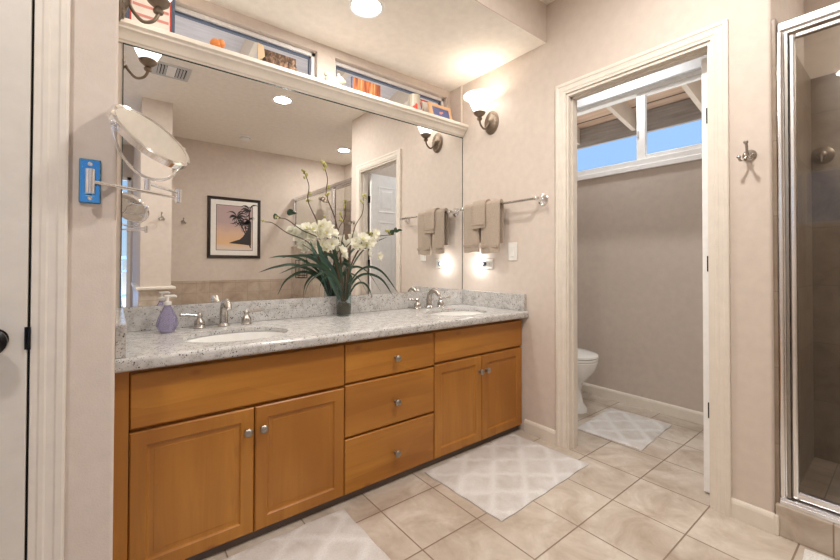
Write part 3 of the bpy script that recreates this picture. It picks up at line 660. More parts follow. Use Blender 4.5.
# ------------------------------------------------------------------ sconces
def sconce(label):
    t = thing('wall_sconce', label, 'wall lamp', (0, 0, 0), 'bell shade wall sconces')
    S = Matrix(((0, 0, -1), (0, .82, 0), (1.08, 0, 0)))
    MB().lathe([(.075, .0005), (.075, .006), (.066, .010), (.062, .016), (.050, .018), (.040, .024), (.022, .030), (.014, .036), (0, .038)], (0, 0, 0), S, 32).build('backplate', bronze_m, t, smooth=True)
    m = MB()
    for k in range(18):
        a = 2 * PI * k / 18; m.ball((-.014, .058 * .82 * math.sin(a), .058 * 1.08 * math.cos(a)), .0065, (.8, 1, 1), 8)
    m.build('beaded_ring', bronze_m, t, smooth=True)
    MB().tube(catmull([(-.03, 0, 0), (-.045, 0, -.03), (-.075, 0, -.058), (-.108, 0, -.045), (-.125, 0, -.012), (-.125, 0, .012)], 6), .0065, 12).build('arm', bronze_m, t, smooth=True)
    MB().lathe([(.007, -.014), (.016, -.008), (.0185, 0), (.015, .008), (.012, .012), (.024, .020), (.037, .032), (.041, .042), (.036, .046), (0, .046)], (-.125, 0, 0), None, 24).build('cup', bronze_m, t, smooth=True)
    pr = [(.034, .045), (.042, .058), (.054, .082), (.062, .104), (.074, .126), (.092, .143), (.107, .150)]
    MB().lathe(pr + [(.108, .153)] + [(r - .004, z + .003) for r, z in pr[::-1]], (-.125, 0, 0), None, 40, False, False).build('glass_shade', shade_m, t, smooth=True)
    return t
s1 = sconce('wall sconce with frosted bell shade beside the toilet room doorway'); s1.location = (0, -.287, 2.035)
s2 = copy_tree(s1); s2.location = (-2.0725, -.287, 2.035); s2.rotation_euler.z = PI
s2['label'] = 'wall sconce at top left above the swing-arm mirror, mostly cut off'

# ------------------------------------------------------------------ towel bar, towels, switch, outlet
t = thing('towel_bar', 'brushed nickel towel bar holding beige towels', 'towel bar', (0, -.38, 1.45))
MB().tube([(-.07, -.705, 1.45), (-.07, -.055, 1.45)], .008, 14).build('bar', nickel_m, t, smooth=True)
for y in (-.690, -.075):
    MB().lathe([(.036, .0005), (.036, .006), (.031, .011), (.019, .016), (.012, .023), (.009, .052), (.0135, .056), (.0155, .068), (.0135, .080), (.006, .084), (0, .085)], (0, y, 1.45), MNX, 24).build('bracket', chrome_m, t, smooth=True)
def towel(y0, y1, zf, zb, rin, th, label, band):
    yc = (y0 + y1) / 2; t = thing('towel', label, 'towel', (-.07, yc, zf), 'beige towels on the towel bar'); zc = 1.45
    def path(r, ex):
        P = [(-.07 - r, zf - ex)] + [(-.07 - r, zf + (zc - zf) * k / 14) for k in range(1, 14)]
        P += [(-.07 - r * math.cos(PI * k / 10), zc + r * math.sin(PI * k / 10)) for k in range(11)]
        P += [(-.07 + r, zc - (zc - zb) * k / 10) for k in range(1, 11)]
        return P
    a, b = path(rin, 0), path(rin + th, .002); ny = 14
    R = []
    for j in range(ny + 1):
        f = j / ny; yy = y0 + (y1 - y0) * f; e_ = 1 - abs(2 * f - 1) ** 6
        ring = []
        for i, (q, w_) in enumerate(zip(a, b)):
            k = min(1, max(0, (zc - w_[1]) / .3)); wob = .004 * k * math.sin(f * 7 + y0 * 40)
            cx_, cz_ = (q[0] + w_[0]) / 2, (q[1] + w_[1]) / 2; s_ = .35 + .65 * e_
            ring.append((Vector((cx_ + (w_[0] - cx_) * s_ + wob * (1 if i < 14 else .2), yy + (yc - yy) * .04 * k, w_[1] + .004 * k * math.sin(f * 5 + 1))), Vector((cx_ + (q[0] - cx_) * s_ + wob * (1 if i < 14 else .2), yy + (yc - yy) * .04 * k, q[1] + .004 * k * math.sin(f * 5 + 1)))))
        R.append([p for p, _ in ring] + [p for _, p in ring[::-1]])
    MB().rings(R).build('terry_cloth', towel_m, t, smooth=60)
    m = MB()
    for z0, z1 in band: m.box(-.07 - rin - th - .0035, -.07 - rin - th + .004, y0 + .003 + .04 * .1, y1 - .003 - .04 * .1, z0, z1, .001)
    m.build('woven_band', band_m, t)
    return t
towel(-.252, -.108, 1.138, 1.20, .0085, .022, 'beige hand towel on the bar nearest the mirror', [(1.175, 1.192)])
towel(-.430, -.268, 1.130, 1.19, .0085, .022, 'beige hand towel on the bar nearest the light switch', [(1.165, 1.182)])
towel(-.322, -.200, 1.300, 1.34, .0315, .012, 'small beige washcloth folded over both hand towels', [(1.318, 1.328)])
t = thing('light_switch', 'white rocker light switch beneath the towel bar', 'light switch', (0, -.467, 1.138))
MB().box(-.006, -.0005, -.502, -.432, 1.080, 1.197, .002).build('cover_plate', plast_m, t)
MB().box(-.0095, -.006, -.4835, -.4505, 1.105, 1.172, .0015).build('rocker', plast_m, t)
t = thing('wall_outlet', 'white wall outlet on its side under the towels', 'outlet', (0, -.243, 1.055))
MB().box(-.006, -.0005, -.300, -.186, 1.021, 1.091, .002).build('cover_plate', plast_m, t)
m = MB()
for y in (-.268, -.218): m.box(-.0075, -.006, y - .017, y + .017, 1.041, 1.071, .001)
m.build('socket', plast_m, t)
m = MB()
for y in (-.268,):
    for dz in (-.006, .006): m.box(-.0080, -.0075, y - .006, y + .002, 1.056 + dz - .001, 1.056 + dz + .001)
m.build('slot', black_m, t)
t = thing('night_light', 'glowing plug-in night light in the wall outlet', 'night light', (-.0078, -.222, 1.056))
MB().box(-.030, -.0078, -.246, -.207, 1.044, 1.068, .004).build('plug_body', slate_m, t)
MB().lathe([(.007, 0), (.012, .006), (.014, .014), (.010, .022), (0, .026)], (-.020, -.206, 1.056), Matrix(((1, 0, 0), (0, 0, 1), (0, -1, 0))), 18).build('bulb', night_m, t, smooth=True)
MB().lathe([(.0145, .0), (.0155, .004), (.0145, .008)], (-.020, -.2075, 1.056), Matrix(((1, 0, 0), (0, 0, 1), (0, -1, 0))), 18).build('ring', red_m, t, smooth=True)

# ------------------------------------------------------------------ swing-arm magnifying mirror
t = thing('swing_arm_mirror', 'round chrome swing-arm magnifying mirror on left wall', 'magnifying mirror', (-2.127, -.81, 1.26))
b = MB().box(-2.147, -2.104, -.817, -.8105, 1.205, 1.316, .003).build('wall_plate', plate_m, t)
for z in (1.218, 1.303): MB().ball((-2.1255, -.8175, z), .0055, (1, .5, 1), 12).build('screw', chrome_m, b, smooth=True)
ZA = 1.257
MB().tube([(-2.125, -.838, ZA - .030), (-2.125, -.838, ZA + .030)], .0095, 16).box(-2.130, -2.120, -.838, -.8165, ZA - .024, ZA + .024, .001).build('pivot_barrel', chrome_m, t, smooth=True)
H = Vector((-1.925, -.728, ZA)); A0 = Vector((-2.125, -.838, ZA))
m = MB(); m.tube([A0, H + Vector((0, 0, -.006))], .0042, 12); m.tube([H + Vector((0, 0, -.02)), H + Vector((0, 0, .02))], .0085, 16); m.build('arm', chrome_m, t, smooth=True)
PC = Vector((-2.008, -.850, 1.258)); 
m = MB(); m.tube([H + Vector((0, 0, .010)), PC + Vector((0, 0, .006))], .0042, 12); m.tube([PC + Vector((0, 0, -.010)), PC + Vector((0, 0, .016))], .0075, 14); m.build('arm', chrome_m, t, smooth=True)
PL, PR = Vector((-2.0820, -.905, 1.391)), Vector((-1.9165, -.757, 1.391)); MC = (PL + PR) / 2; ax = (PR - PL).normalized(); RY = (PR - PL).length / 2
hz = Vector((0, 0, 1)).cross(ax).normalized()
P = [MC + ax * (RY * math.cos(a)) + Vector((0, 0, -RY * math.sin(a))) for a in [PI * k / 24 for k in range(25)]]
m = MB(); m.tube(P, .0042, 10)
for q in (PL, PR): m.ball(q, .0075, (1, 1, 1), 12)
m.build('yoke', chrome_m, t, smooth=True)
TILT = math.radians(41)
n_ = (-hz * math.cos(TILT) + Vector((0, 0, 1)) * math.sin(TILT)).normalized()
v_ = n_.cross(ax).normalized(); M = Matrix((ax, v_, n_)).transposed(); RD = RY - .006
MB().lathe([(RD - .012, .0078), (RD - .006, .010), (RD, .007), (RD, -.007), (RD - .006, -.010), (RD - .012, -.0078)], MC, M, 56, False, False).build('rim', chrome_m, t, smooth=True)
MB().lathe([(0, .0068), (RD - .009, .0075)], MC, M, 56, False, False).build('mirror_face', mirror_m, t, smooth=True)
MB().lathe([(0, -.0068), (RD - .009, -.0075)], MC, M, 56, False, False).build('mirror_back', mirror_m, t, smooth=True)

# ------------------------------------------------------------------ robe hooks
def hook(label):
    t = thing('robe_hook', label, 'robe hook', (0, 0, 0), 'polished robe hooks')
    MB().lathe([(.0235, .0005), (.0235, .004), (.020, .008), (.012, .012), (.0085, .016), (.0085, .026), (.012, .030), (0, .034)], (0, 0, 0), MNX, 24).build('rosette', nickel_m, t, smooth=True)
    m = MB(); m.tube(catmull([(-.028, 0, -.002), (-.040, 0, .010), (-.046, 0, .030), (-.056, 0, .042)], 5), .0048, 10); m.ball((-.058, 0, .044), .0085)
    for s in (-1, 1):
        m.tube(catmull([(-.028, 0, -.004), (-.038, s * .012, -.020), (-.050, s * .020, -.024), (-.058, s * .022, -.014)], 5), .0042, 10); m.ball((-.059, s * .0225, -.011), .0075)
    m.build('prongs', nickel_m, t, smooth=True); return t
h1 = hook('robe hook on the wall between toilet doorway and shower'); h1.location = (-.0002, -1.655, 1.505)
h2 = copy_tree(h1); h2.location = (-1.715, -2.3798, 1.494); h2.rotation_euler.z = -PI / 2; h2['label'] = 'robe hook on the pale column seen in the mirror'
h3 = copy_tree(h1); h3.location = (-1.39, -3.5198, 1.57); h3.rotation_euler.z = -PI / 2; h3['label'] = 'robe hook on wall right of the column, seen in the mirror'

# ------------------------------------------------------------------ ceiling fittings
def can(label, loc, first=None):
    t = thing('ceiling_light', label, 'ceiling light', loc, 'recessed ceiling lights')
    MB().lathe([(.098, -.0005), (.096, -.005), (.080, -.007), (.074, -.002)], loc, None, 36, False, False).build('trim_ring', white_m, t, smooth=True)
    MB().lathe([(0, -.0022), (.0735, -.0022)], loc, None, 36, False, False).build('lens', can_lens_m, t); return t
can('recessed ceiling light in the low ceiling above the vanity', CANS[0])
can('recessed ceiling light seen near the top of the mirror', CANS[1])
can('recessed ceiling light inside the shower, seen in the mirror', CANS[2])
can('added unseen fill light over the toilet beside the high window', CANS[3])  # unseen fixture added around the toilet room fill lamp
can('added unseen fill light in front of the cream left door', CANS[4])  # unseen fixture added around the entry fill lamp
t = thing('smoke_detector', 'round white smoke detector on ceiling, seen in the mirror', 'smoke detector', (-.79, -3.0, CZ))
MB().lathe([(.075, -.0005), (.075, -.012), (.062, -.016), (.062, -.028), (.050, -.040), (.020, -.044), (0, -.044)], (-.79, -3.0, CZ), None, 30).build('housing', white_m, t, smooth=True)
MB().lathe([(.0625, -.0175), (.0635, -.022), (.0625, -.0265)], (-.79, -3.0, CZ), None, 30).build('grille', gray_m, t, smooth=True)
t = thing('ceiling_vent', 'white louvred air vent on the ceiling, seen in mirror', 'vent', (-1.715, -1.635, CZ))
vx, vy = -1.715, -1.635
MB().nest(vx - .135, vx + .135, vy - .13, vy + .13, [(0, CZ - .0005), (.004, CZ - .008), (.03, CZ - .008), (.034, CZ - .002)], lambda p, q, d: Vector((p, q, d))).build('frame', gray_m, t)
for k in (0, 1, 2, 6, 7, 8):
    x = vx - .092 + k * .0213
    m = MB(); m.rings([[Vector((x, y, CZ - .003)), Vector((x + .012, y, CZ - .012)), Vector((x + .014, y, CZ - .011)), Vector((x + .003, y, CZ - .002))] for y in (vy - .09, vy + .09)]); m.build('louvre', gray_m, t)
MB().box(vx - .032, vx + .030, vy - .094, vy + .094, CZ - .009, CZ - .0025, .001).build('damper_plate', white_m, t)
MB().box(vx - .095, vx + .105, vy - .095, vy + .095, CZ - .003, CZ - .0022).build('duct_opening', gap_m, t)

# ------------------------------------------------------------------ framed print on the opposite wall
PX0, PX1, PZ0, PZ1, PY = -1.118, -.450, 1.125, 1.935, -3.519
t = thing('framed_picture', 'dark framed sunset palm print on wall, seen in the mirror', 'picture', ((PX0 + PX1) / 2, PY, PZ0))
fn = lambda p, q, d: Vector((p, PY + d, q))
MB().nest(PX0, PX1, PZ0, PZ1, [(0, 0), (0, .018), (.006, .024), (.034, .020), (.040, .012)], fn).build('frame', dkwood_m, t)
MB().nest(PX0 + .034, PX1 - .034, PZ0 + .034, PZ1 - .034, [(0, .008), (0, .0125), (.068, .0125), (.07, .011)], fn).build('mount', mat_m, t)
MB().nest(PX0 + .104, PX1 - .104, PZ0 + .104, PZ1 - .104, [(0, .0118), (0, .0132)], fn).build('print_edge', dkwood_m, t)
MB().nest(PX0 + .109, PX1 - .109, PZ0 + .109, PZ1 - .109, [(0, .0125), (0, .0138)], fn).build('print', print_m, t)
m = MB(); rnd = random.Random(3)
def frond(x, z, a, L_):
    for k in range(2):
        pts = []
        for i in range(6):
            f = i / 5; aa = a - (.9 * f * f if math.cos(a) > 0 else -.9 * f * f); pts.append((x + L_ * f * math.cos(aa), z + L_ * f * math.sin(aa)))
        top = [(p[0], p[1] + .012 * math.sin(PI * min(1, i / 5 + .08))) for i, p in enumerate(pts)]; bot = [(p[0], p[1] - .014 * math.sin(PI * min(1, i / 5 + .08))) for i, p in enumerate(pts)]
        y = PY + .0139 + .0002 * k
        for i in range(5): m.face([(top[i][0], y, top[i][1]), (top[i + 1][0], y, top[i + 1][1]), (bot[i + 1][0], y, bot[i + 1][1]), (bot[i][0], y, bot[i][1])])
# the mirror shows the wall reversed: the dark palm stands at the high-x side
for hx, hz_, n, L_ in ((-.60, 1.78, 13, .15), (-.76, 1.68, 13, .14), (-.66, 1.60, 12, .13), (-.60, 1.62, 9, .10)):
    for k in range(n): frond(hx, hz_, 2 * PI * k / n + rnd.uniform(-.15, .15), min(L_ * rnd.uniform(.75, 1.05), -.575 - hx + .0 if math.cos(2 * PI * k / n) > .5 else L_))
for (a, b) in (((-.76, 1.68), (-.63, 1.42)), ((-.60, 1.78), (-.60, 1.40)), ((-.66, 1.60), (-.615, 1.36)), ((-.615, 1.36), (-.58, 1.27))):
    dx, dz = b[0] - a[0], b[1] - a[1]; l_ = math.hypot(dx, dz); px_, pz_ = -dz / l_ * .008, dx / l_ * .008
    m.face([(a[0] + px_, PY + .0141, a[1] + pz_), (b[0] + px_, PY + .0141, b[1] + pz_), (b[0] - px_, PY + .0141, b[1] - pz_), (a[0] - px_, PY + .0141, a[1] - pz_)])
sh = [(-.575, 1.30), (-.575, 1.62), (-.60, 1.60), (-.63, 1.50), (-.68, 1.42), (-.72, 1.38), (-.82, 1.345), (-.86, 1.325), (-.72, 1.315)]
m.face([(x, PY + .0143, z) for x, z in sh])
m.build('palm_silhouette', plain('palm_ink', (.035, .03, .03), .7), t)

# ------------------------------------------------------------------ shower enclosure
GX = .045
t = thing('shower_enclosure', 'chrome framed glass shower door and panel on tiled curb', 'shower door', (GX, -2.3, .12))
m = MB(); m.box(GX - .028, GX + .022, -3.515, -1.7365, 1.982, 2.018, .005).box(GX - .018, GX + .03, -3.515, -1.7365, 1.97, 1.983, .002); m.build('top_rail', satin_m, t)
m = MB(); m.box(GX - .022, GX + .022, -1.757, -1.7365, .145, 1.982, .004); m.box(GX - .034, GX - .0225, -1.752, -1.7375, .145, 1.982, .004); m.build('wall_jamb', satin_m, t)
m = MB(); m.box(GX - .035, GX + .03, -2.26, -1.7365, .1205, .145, .003).box(GX - .040, GX - .030, -2.26, -1.7365, .1205, .135, .002); m.build('sill_track', satin_m, t)
m = MB(); m.box(GX - .022, GX + .022, -2.258, -2.222, .145, 1.97, .003).box(GX - .016, GX + .016, -3.515, -3.485, 1.306, 1.97, .003).box(GX - .016, GX + .016, -3.485, -2.258, 1.306, 1.33, .003); m.build('post', satin_m, t)
MB().box(GX + .000, GX + .006, -3.485, -2.258, 1.33, 1.97).build('fixed_panel', shglass_m, t)
dr = MB().box(GX - .016, GX + .016, -1.787, -1.767, .150, 1.962, .006).box(GX - .012, GX + .012, -2.218, -2.196, .150, 1.962, .004).box(GX - .014, GX + .014, -2.196, -1.787, .150, .178, .004).box(GX - .012, GX + .012, -2.196, -1.787, 1.945, 1.962, .004).build('door_frame', satin_m, t)
MB().box(GX - .003, GX + .003, -2.196, -1.787, .178, 1.945).build('door_glass', shglass_m, dr)
MB().tube(catmull([(GX - .014, -2.205, .95), (GX - .05, -2.205, .96), (GX - .05, -2.205, 1.24), (GX - .014, -2.205, 1.25)], 8), .007, 12).build('door_handle', satin_m, dr, smooth=True)
MB().box(GX - .0225, GX + .018, -1.7665, -1.7575, .147, 1.968).build('hinge_gasket', pewter_m, t)
t = thing('reflected_disc', 'bronze disc standing in for a reflection in the shower glass', 'reflected disc', (SBX, -1.728, 1.62))  # solid disc modelled after a sconce reflection in the glass
MB().lathe([(.046, .0005), (.045, .006), (.036, .012), (.020, .016), (.018, .034), (.012, .040), (0, .042)], (SBX, -1.775, 1.625), MNX, 28).build('disc_plate', bronze_m, t, smooth=True)
MB().tube([(SBX - .036, -1.775, 1.625), (SBX - .042, -1.775, 1.585)], [.006, .004], 10).build('lever', bronze_m, t, smooth=True)
t = thing('rain_shower', 'bronze shower head on an arm, seen through the mirror', 'shower head', (.45, -3.5, 2.0))
MB().lathe([(.03, 0), (.028, .006), (.01, .01)], (.45, -3.519, 2.06), Matrix(((1, 0, 0), (0, 0, 1), (0, -1, 0))), 20).tube(catmull([(.45, -3.515, 2.06), (.45, -3.42, 2.07), (.45, -3.35, 2.03)], 5), .009, 12).build('arm', bronze_m, t, smooth=True)
MB().lathe([(.012, .03), (.02, .015), (.055, -.005), (.060, -.018), (0, -.020)], (.45, -3.34, 2.005), Matrix.Rotation(math.radians(-25), 3, 'X'), 26).build('spray_face', bronze_m, t, smooth=True)
# wire basket on the knee wall
bx, by = -.075, -2.95
t = thing('wire_basket', 'black wire basket hanging on the shower half wall, in mirror', 'basket', (bx, by, .86))
rg = lambda z, r: [(bx + r * .7 * math.cos(2 * PI * k / 24), by + r * math.sin(2 * PI * k / 24), z) for k in range(25)]
for z, r in ((.865, .105), (.90, .105), (1.10, .105)): MB().tube(rg(z, r), .004, 6).build('hoop', black_m, t)
for k in range(8):
    a = 2 * PI * k / 8; x, y = bx + .105 * .7 * math.cos(a), by + .105 * math.sin(a); MB().tube([(x, y, .865), (x, y, 1.10)], .003, 6).build('rod', black_m, t)
m = MB(); m.tube([(-.006, by, 1.10), (-.018, by, 1.306), (-.018, by, 1.313)], .004, 6); m.build('hanger', black_m, t)

# ------------------------------------------------------------------ toilet
tx = .60
t = thing('toilet', 'white toilet partly hidden behind the left door jamb', 'toilet', (tx, -.35, 0))
def oval(cx_, cy_, ax_, ayf, ayb, z, n=36, pw=2.2):
    R = []
    for k in range(n):
        a = 2 * PI * k / n; c_, s_ = math.cos(a), math.sin(a); e1 = 2 / pw
        R.append(Vector((cx_ + ax_ * math.copysign(abs(c_) ** e1, c_), cy_ + (ayb if s_ > 0 else ayf) * math.copysign(abs(s_) ** e1, s_), z)))
    return R
yc = -.44
m = MB(); m.rings([oval(tx, yc + .01, .112, .205, .20, 0), oval(tx, yc + .01, .110, .200, .20, 0.0235), oval(tx, yc + .02, .100, .185, .19, 0.0535), oval(tx, yc + .02, .094, .168, .19, 0.1391), oval(tx, yc + .02, .108, .180, .19, 0.1980), oval(tx, yc + .01, .140, .205, .20, 0.2354), oval(tx, yc, .165, .245, .21, 0.2996), oval(tx, yc, .172, .262, .21, 0.3424), oval(tx, yc, .174, .266, .21, 0.3617), oval(tx, yc, .168, .260, .20, 0.3691)])
m.build('bowl', porc_m, t, smooth=True)
MB().rings([oval(tx, yc, .172, .264, .19, 0.3713), oval(tx, yc, .176, .268, .19, 0.3756), oval(tx, yc, .176, .268, .19, 0.3852), oval(tx, yc, .172, .264, .19, 0.3895)]).build('seat', porc_m, t, smooth=True)
MB().rings([oval(tx, yc, .172, .264, .19, 0.3932), oval(tx, yc, .177, .270, .19, 0.3980), oval(tx, yc, .175, .267, .19, 0.4098), oval(tx, yc, .160, .245, .17, 0.4152), oval(tx, yc, .10, .15, .10, 0.4184)]).build('lid', porc_m, t, smooth=True)
MB().box(tx - .21, tx + .21, -.225, -.018, .34, .68, .02, 3).build('tank', porc_m, t, smooth=True)
MB().box(tx - .22, tx + .22, -.235, -.016, .6805, .715, .010, 3).build('tank_lid', porc_m, t, smooth=True)
MB().tube([(tx - .15, -.226, .62), (tx - .15, -.245, .62), (tx - .09, -.247, .612)], [.008, .007, .005], 10).build('flush_lever', chrome_m, t, smooth=True)

# ------------------------------------------------------------------ rugs
def rug(name, label, x0, x1, y0, y1, mat, rot=0, seed=0, grp='bath mats with trellis pattern'):
    cx_, cy_ = (x0 + x1) / 2, (y0 + y1) / 2; nx, ny = 44, 30; m = MB(); rn = random.Random(seed); top = []; H_ = .012
    for j in range(ny + 1):
        row = []
        for i in range(nx + 1):
            u, v = i / nx, j / ny; ed_ = min(u, 1 - u) * (x1 - x0), min(v, 1 - v) * (y1 - y0); k = min(1, min(ed_) / .018)
            jx = .002 * math.sin(v * 19 + seed) * (1 - abs(2 * u - 1) < .06); jy = .002 * math.sin(u * 23 + seed) * (1 - abs(2 * v - 1) < .06)
            row.append(m.bm.verts.new((x0 + u * (x1 - x0) + jx, y0 + v * (y1 - y0) + jy, .002 + H_ * math.sqrt(max(.06, k)) + rn.uniform(-.0006, .0006))))
        top.append(row)
    for j in range(ny):
        for i in range(nx): m.bm.faces.new((top[j][i], top[j][i + 1], top[j + 1][i + 1], top[j + 1][i]))
    bd = [top[0][i] for i in range(nx + 1)] + [top[j][nx] for j in range(1, ny + 1)] + [top[ny][i] for i in range(nx - 1, -1, -1)] + [top[j][0] for j in range(ny - 1, 0, -1)]
    lo = [m.bm.verts.new((v.co.x, v.co.y, .0006)) for v in bd]
    for i in range(len(bd)): j = (i + 1) % len(bd); m.bm.faces.new((bd[i], lo[i], lo[j], bd[j]))
    m.bm.faces.new(lo[::-1])
    o = m.build(name, mat, origin=(cx_, cy_, 0), smooth=True); o.rotation_euler.z = rot; return tag(o, label, 'rug', grp)
rug('bath_mat', 'pale trellis bath mat before the right sink cabinet', -.813, -.091, -1.022, -.544, rug_m, math.radians(1.6), 1)
rug('bath_mat', 'pale trellis bath mat cut by bottom edge at left sink cabinet', -2.02, -1.285, -1.05, -.566, rug_m, 0, 2)
rug('bath_mat', 'pale trellis bath mat inside the toilet room', .297, .830, -1.101, -.717, rug_m, math.radians(3.2), 3)
rug('bath_mat', 'plain white bath mat corner on floor before the shower curb', -.62, -.028, -2.42, -1.812, rugw_m, 0, 4, None)

# ------------------------------------------------------------------ vase and flowers
vx, vy = -1.032, -.085
t = thing('glass_vase', 'round clear glass vase on the granite countertop', 'vase', (vx, vy, ZC))
MB().lathe([(.040, .0008), (.043, .004), (.044, .10), (.0445, .19), (.0425, .19), (.042, .10), (.040, .010), (0, .008)], (vx, vy, ZC), None, 32, True, False).build('glass_body', vase_m, t, smooth=True)
fl = thing('orchid_arrangement', 'arrangement of white blossoms, strap leaves and budding twigs in the vase', 'flower arrangement', (vx, vy, ZC + .0115))
m = MB(); m.lathe([(0, .0115), (.038, .0115), (.0405, .04), (.0405, .062), (.030, .070), (0, .072)], (vx, vy, ZC), None, 24)
for k in range(26):
    a, r = rnd.uniform(0, 2 * PI), rnd.uniform(0, .033); m.ball((vx + r * math.cos(a), vy + r * math.sin(a), ZC + .068), rnd.uniform(.005, .009), (1, 1, .8), 8)
m.build('moss', soil_m, fl, smooth=True)
def leaf(P, w, mat=green_m):
    C_ = catmull([(vx + x, vy + y, ZC + z) for x, y, z in P], 7); n = len(C_); m = MB(); L3 = []
    for i, p in enumerate(C_):
        T = (C_[min(i + 1, n - 1)] - C_[max(i - 1, 0)]).normalized(); S = T.cross(Vector((0, 0, 1)))
        S = S.normalized() if S.length > 1e-3 else Vector((1, 0, 0))
        S0, N0 = S, S.cross(T); th_ = .95 if S0.y * N0.z < 0 else -.95
        S = S0 * math.cos(th_) + N0 * math.sin(th_); Nn = S.cross(T)
        f = i / (n - 1); ww = w * (min(1, .45 + f * 2.2)) * (1 - f ** 3.2) + .0006
        L3.append([p - S * ww + Nn * ww * .35, p, p + S * ww + Nn * ww * .35, p + Nn * .0012])
    vs = [[m.bm.verts.new(q) for q in r] for r in L3]
    for a, b in zip(vs, vs[1:]):
        for i in range(4): j = (i + 1) % 4; m.bm.faces.new((a[i], a[j], b[j], b[i]))
    m.bm.faces.new(vs[0]); m.bm.faces.new(vs[-1][::-1])
    m.build('leaf', mat, fl, smooth=True)
LV = [([(-.01, 0, .09), (-.08, .005, .24), (-.20, -.01, .325), (-.30, -.02, .335), (-.365, -.03, .325)], .011),
      ([(-.01, -.01, .09), (-.07, -.02, .22), (-.20, -.05, .285), (-.31, -.07, .275), (-.40, -.09, .245)], .0125),
      ([(-.01, -.01, .09), (-.06, -.03, .20), (-.15, -.06, .245), (-.24, -.09, .20), (-.285, -.11, .115)], .012),
      ([(0, 0, .09), (-.04, .0, .20), (-.10, -.01, .23), (-.15, -.02, .18), (-.165, -.03, .10)], .009),
      ([(.01, 0, .09), (.07, .0, .22), (.16, .0, .275), (.26, -.01, .24), (.37, -.02, .11)], .0105),
      ([(.01, -.01, .09), (.06, -.02, .20), (.13, -.04, .235), (.22, -.06, .20), (.295, -.07, .10)], .0105),
      ([(.01, -.02, .09), (.05, -.04, .17), (.09, -.06, .185), (.125, -.07, .15), (.14, -.08, .09)], .008),
      ([(.01, 0, .09), (.05, .01, .25), (.12, .01, .36), (.20, .0, .42), (.29, -.01, .46)], .0085),
      ([(0, .01, .09), (-.03, .02, .26), (-.05, .02, .36), (-.06, .02, .44)], .016),
      ([(0, 0, .09), (-.03, -.02, .24), (-.08, -.03, .33), (-.13, -.04, .345), (-.15, -.05, .33)], .013),
      ([(.01, .01, .09), (.02, .01, .25), (.015, .01, .36), (-.01, .01, .43)], .013),
      ([(.01, -.01, .09), (.03, -.02, .21), (.02, -.04, .28), (-.04, -.05, .31)], .012)]
for P, w in LV: leaf(P, w * .9)
leaf([(-.02, .02, .09), (-.10, .03, .28), (-.135, .03, .38), (-.15, .03, .43)], .016, green2_m)
leaf([(.0, .0, .09), (-.06, .01, .25), (-.12, .01, .33), (-.20, .0, .35)], .010, green2_m)
def stem(P, r0, r1, name='stem', mat=bark_m):
    C_ = catmull([(vx + x, vy + y, ZC + z) for x, y, z in P], 6); n = len(C_)
    return MB().tube(C_, [r0 + (r1 - r0) * i / (n - 1) for i in range(n)], 8).build(name, mat, fl, smooth=True), C_
def buds(par, pts, r=.008):
    for p in pts:
        for k in range(3):
            q = Vector((vx, vy, ZC)) + Vector(p) + Vector((rnd.uniform(-.010, .010), rnd.uniform(-.01, .01), rnd.uniform(-.012, .012)))
            MB().ball(q, r * rnd.uniform(.7, 1.1), (.8, .8, 1.35), 8, M=Matrix.Rotation(rnd.uniform(-.8, .8), 3, 'Y')).build('bud', bud_m, par, smooth=True)
s_, _ = stem([(0, -.005, .08), (-.035, -.02, .36), (-.07, -.035, .53), (-.130, -.045, .665), (-.126, -.045, .76), (-.158, -.048, .845)], .0042, .002, 'twig')
buds(s_, [(-.160, -.048, .848), (-.148, -.048, .815), (-.130, -.045, .665), (-.126, -.045, .71)])
s_, _ = stem([(.01, -.005, .08), (.025, -.015, .33), (.055, -.022, .50), (.105, -.025, .59), (.109, -.028, .685)], .004, .002, 'twig')
buds(s_, [(.109, -.028, .690), (.108, -.028, .655)])
s_, _ = stem([(-.01, .0, .08), (-.03, -.01, .34), (-.01, -.02, .50), (-.035, -.025, .575)], .0038, .0018, 'twig')
buds(s_, [(-.036, -.025, .58), (-.028, -.02, .545)])
s_, _ = stem([(-.01, 0, .08), (-.06, -.01, .30), (-.14, -.02, .42), (-.26, -.03, .47), (-.34, -.03, .52), (-.385, -.03, .525)], .004, .002, 'stem')
buds(s_, [(-.389, -.03, .525)], .006)
s_, _ = stem([(.01, 0, .08), (.04, -.01, .28), (.11, -.02, .40), (.20, -.03, .455), (.28, -.03, .47), (.33, -.03, .475)], .004, .002, 'stem')
buds(s_, [(.30, -.03, .492), (.275, -.03, .49)], .009)
stem([(-.01, -.01, .08), (-.05, -.02, .27), (-.10, -.03, .36), (-.17, -.03, .41)], .0038, .002)
stem([(.0, -.01, .08), (.02, -.03, .26), (.06, -.04, .36), (.10, -.04, .40)], .0038, .002)
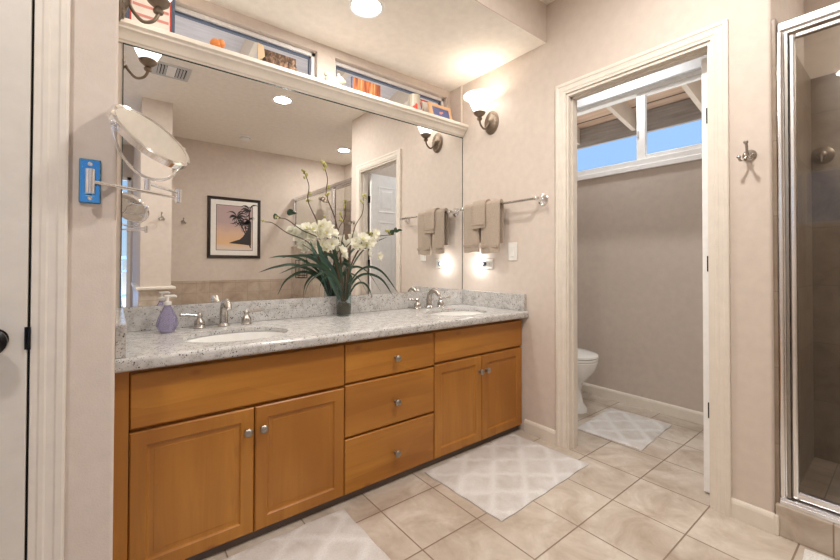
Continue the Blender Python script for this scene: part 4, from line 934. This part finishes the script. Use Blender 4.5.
# green leaf sprigs at the branch ends
for cx_, cz_, sg in ((-.335, .545, -1), (.315, .475, 1), (.345, .49, 1)):
    for k in range(4):
        a = rnd.uniform(.1, 2.8); l_ = .045
        leaf([(cx_, -.03, cz_), (cx_ + .5 * l_ * math.cos(a), -.035, cz_ + .5 * l_ * math.sin(a) * .8 + .004), (cx_ + l_ * math.cos(a), -.04, cz_ + l_ * math.sin(a) * .6)], .010)
def flower(x, y, z, r, yaw_, tilt):
    M = Matrix.Rotation(yaw_, 3, 'Z') @ Matrix.Rotation(tilt, 3, 'X'); o = Vector((vx + x, vy + y, ZC + z)); m = MB()
    for ringi, (n, len_, op) in enumerate(((5, 1.0, .35), (4, .78, .85))):
        for k in range(n):
            a = 2 * PI * k / n + ringi * .4; rows = []
            for i in range(6):
                f = i / 5; rad = r * len_ * (f * math.cos(op * (1 - .35 * f))); hh = r * len_ * f * math.sin(op) + r * .16 * f * f; w_ = r * .40 * math.sin(PI * (.12 + .84 * f)) ** .8
                row = []
                for j in (-1, -.5, 0, .5, 1):
                    lx, ly, lz = rad, j * w_, hh + (j * j) * w_ * .35
                    row.append(o + M @ Vector((lx * math.cos(a) - ly * math.sin(a), lx * math.sin(a) + ly * math.cos(a), lz)))
                rows.append(row)
            vs = [[m.bm.verts.new(p) for p in rr] for rr in rows]
            for A_, B_ in zip(vs, vs[1:]):
                for i in range(4): m.bm.faces.new((A_[i], A_[i + 1], B_[i + 1], B_[i]))
    f = m.build('flower', petal_m, fl, smooth=60)
    MB().ball(o + M @ Vector((0, 0, r * .18)), r * .16, (1, 1, 1.3), 8).build('flower_heart', heart_m, f, smooth=True)
FL = [(-.205, -.035, .475, .040), (-.165, -.045, .495, .046), (-.125, -.045, .485, .044), (-.185, -.06, .455, .040), (-.145, -.065, .455, .042), (-.100, -.05, .455, .040), (-.235, -.03, .48, .034), (-.16, -.055, .395, .032), (-.105, -.06, .40, .036), (-.085, -.06, .41, .028), (-.045, -.055, .365, .034), (-.03, -.05, .34, .03), (-.135, -.06, .37, .028),
      (.055, -.04, .415, .034), (.095, -.05, .435, .042), (.12, -.05, .40, .038), (.075, -.05, .385, .034), (.165, -.045, .455, .040), (.185, -.04, .475, .030), (.125, -.06, .355, .026), (.045, -.05, .39, .028), (.20, -.05, .34, .030), (.145, -.055, .42, .034)]
for x, y, z, r in FL: flower(x, y, z, r, rnd.uniform(-.9, .9), math.radians(rnd.uniform(40, 95)))
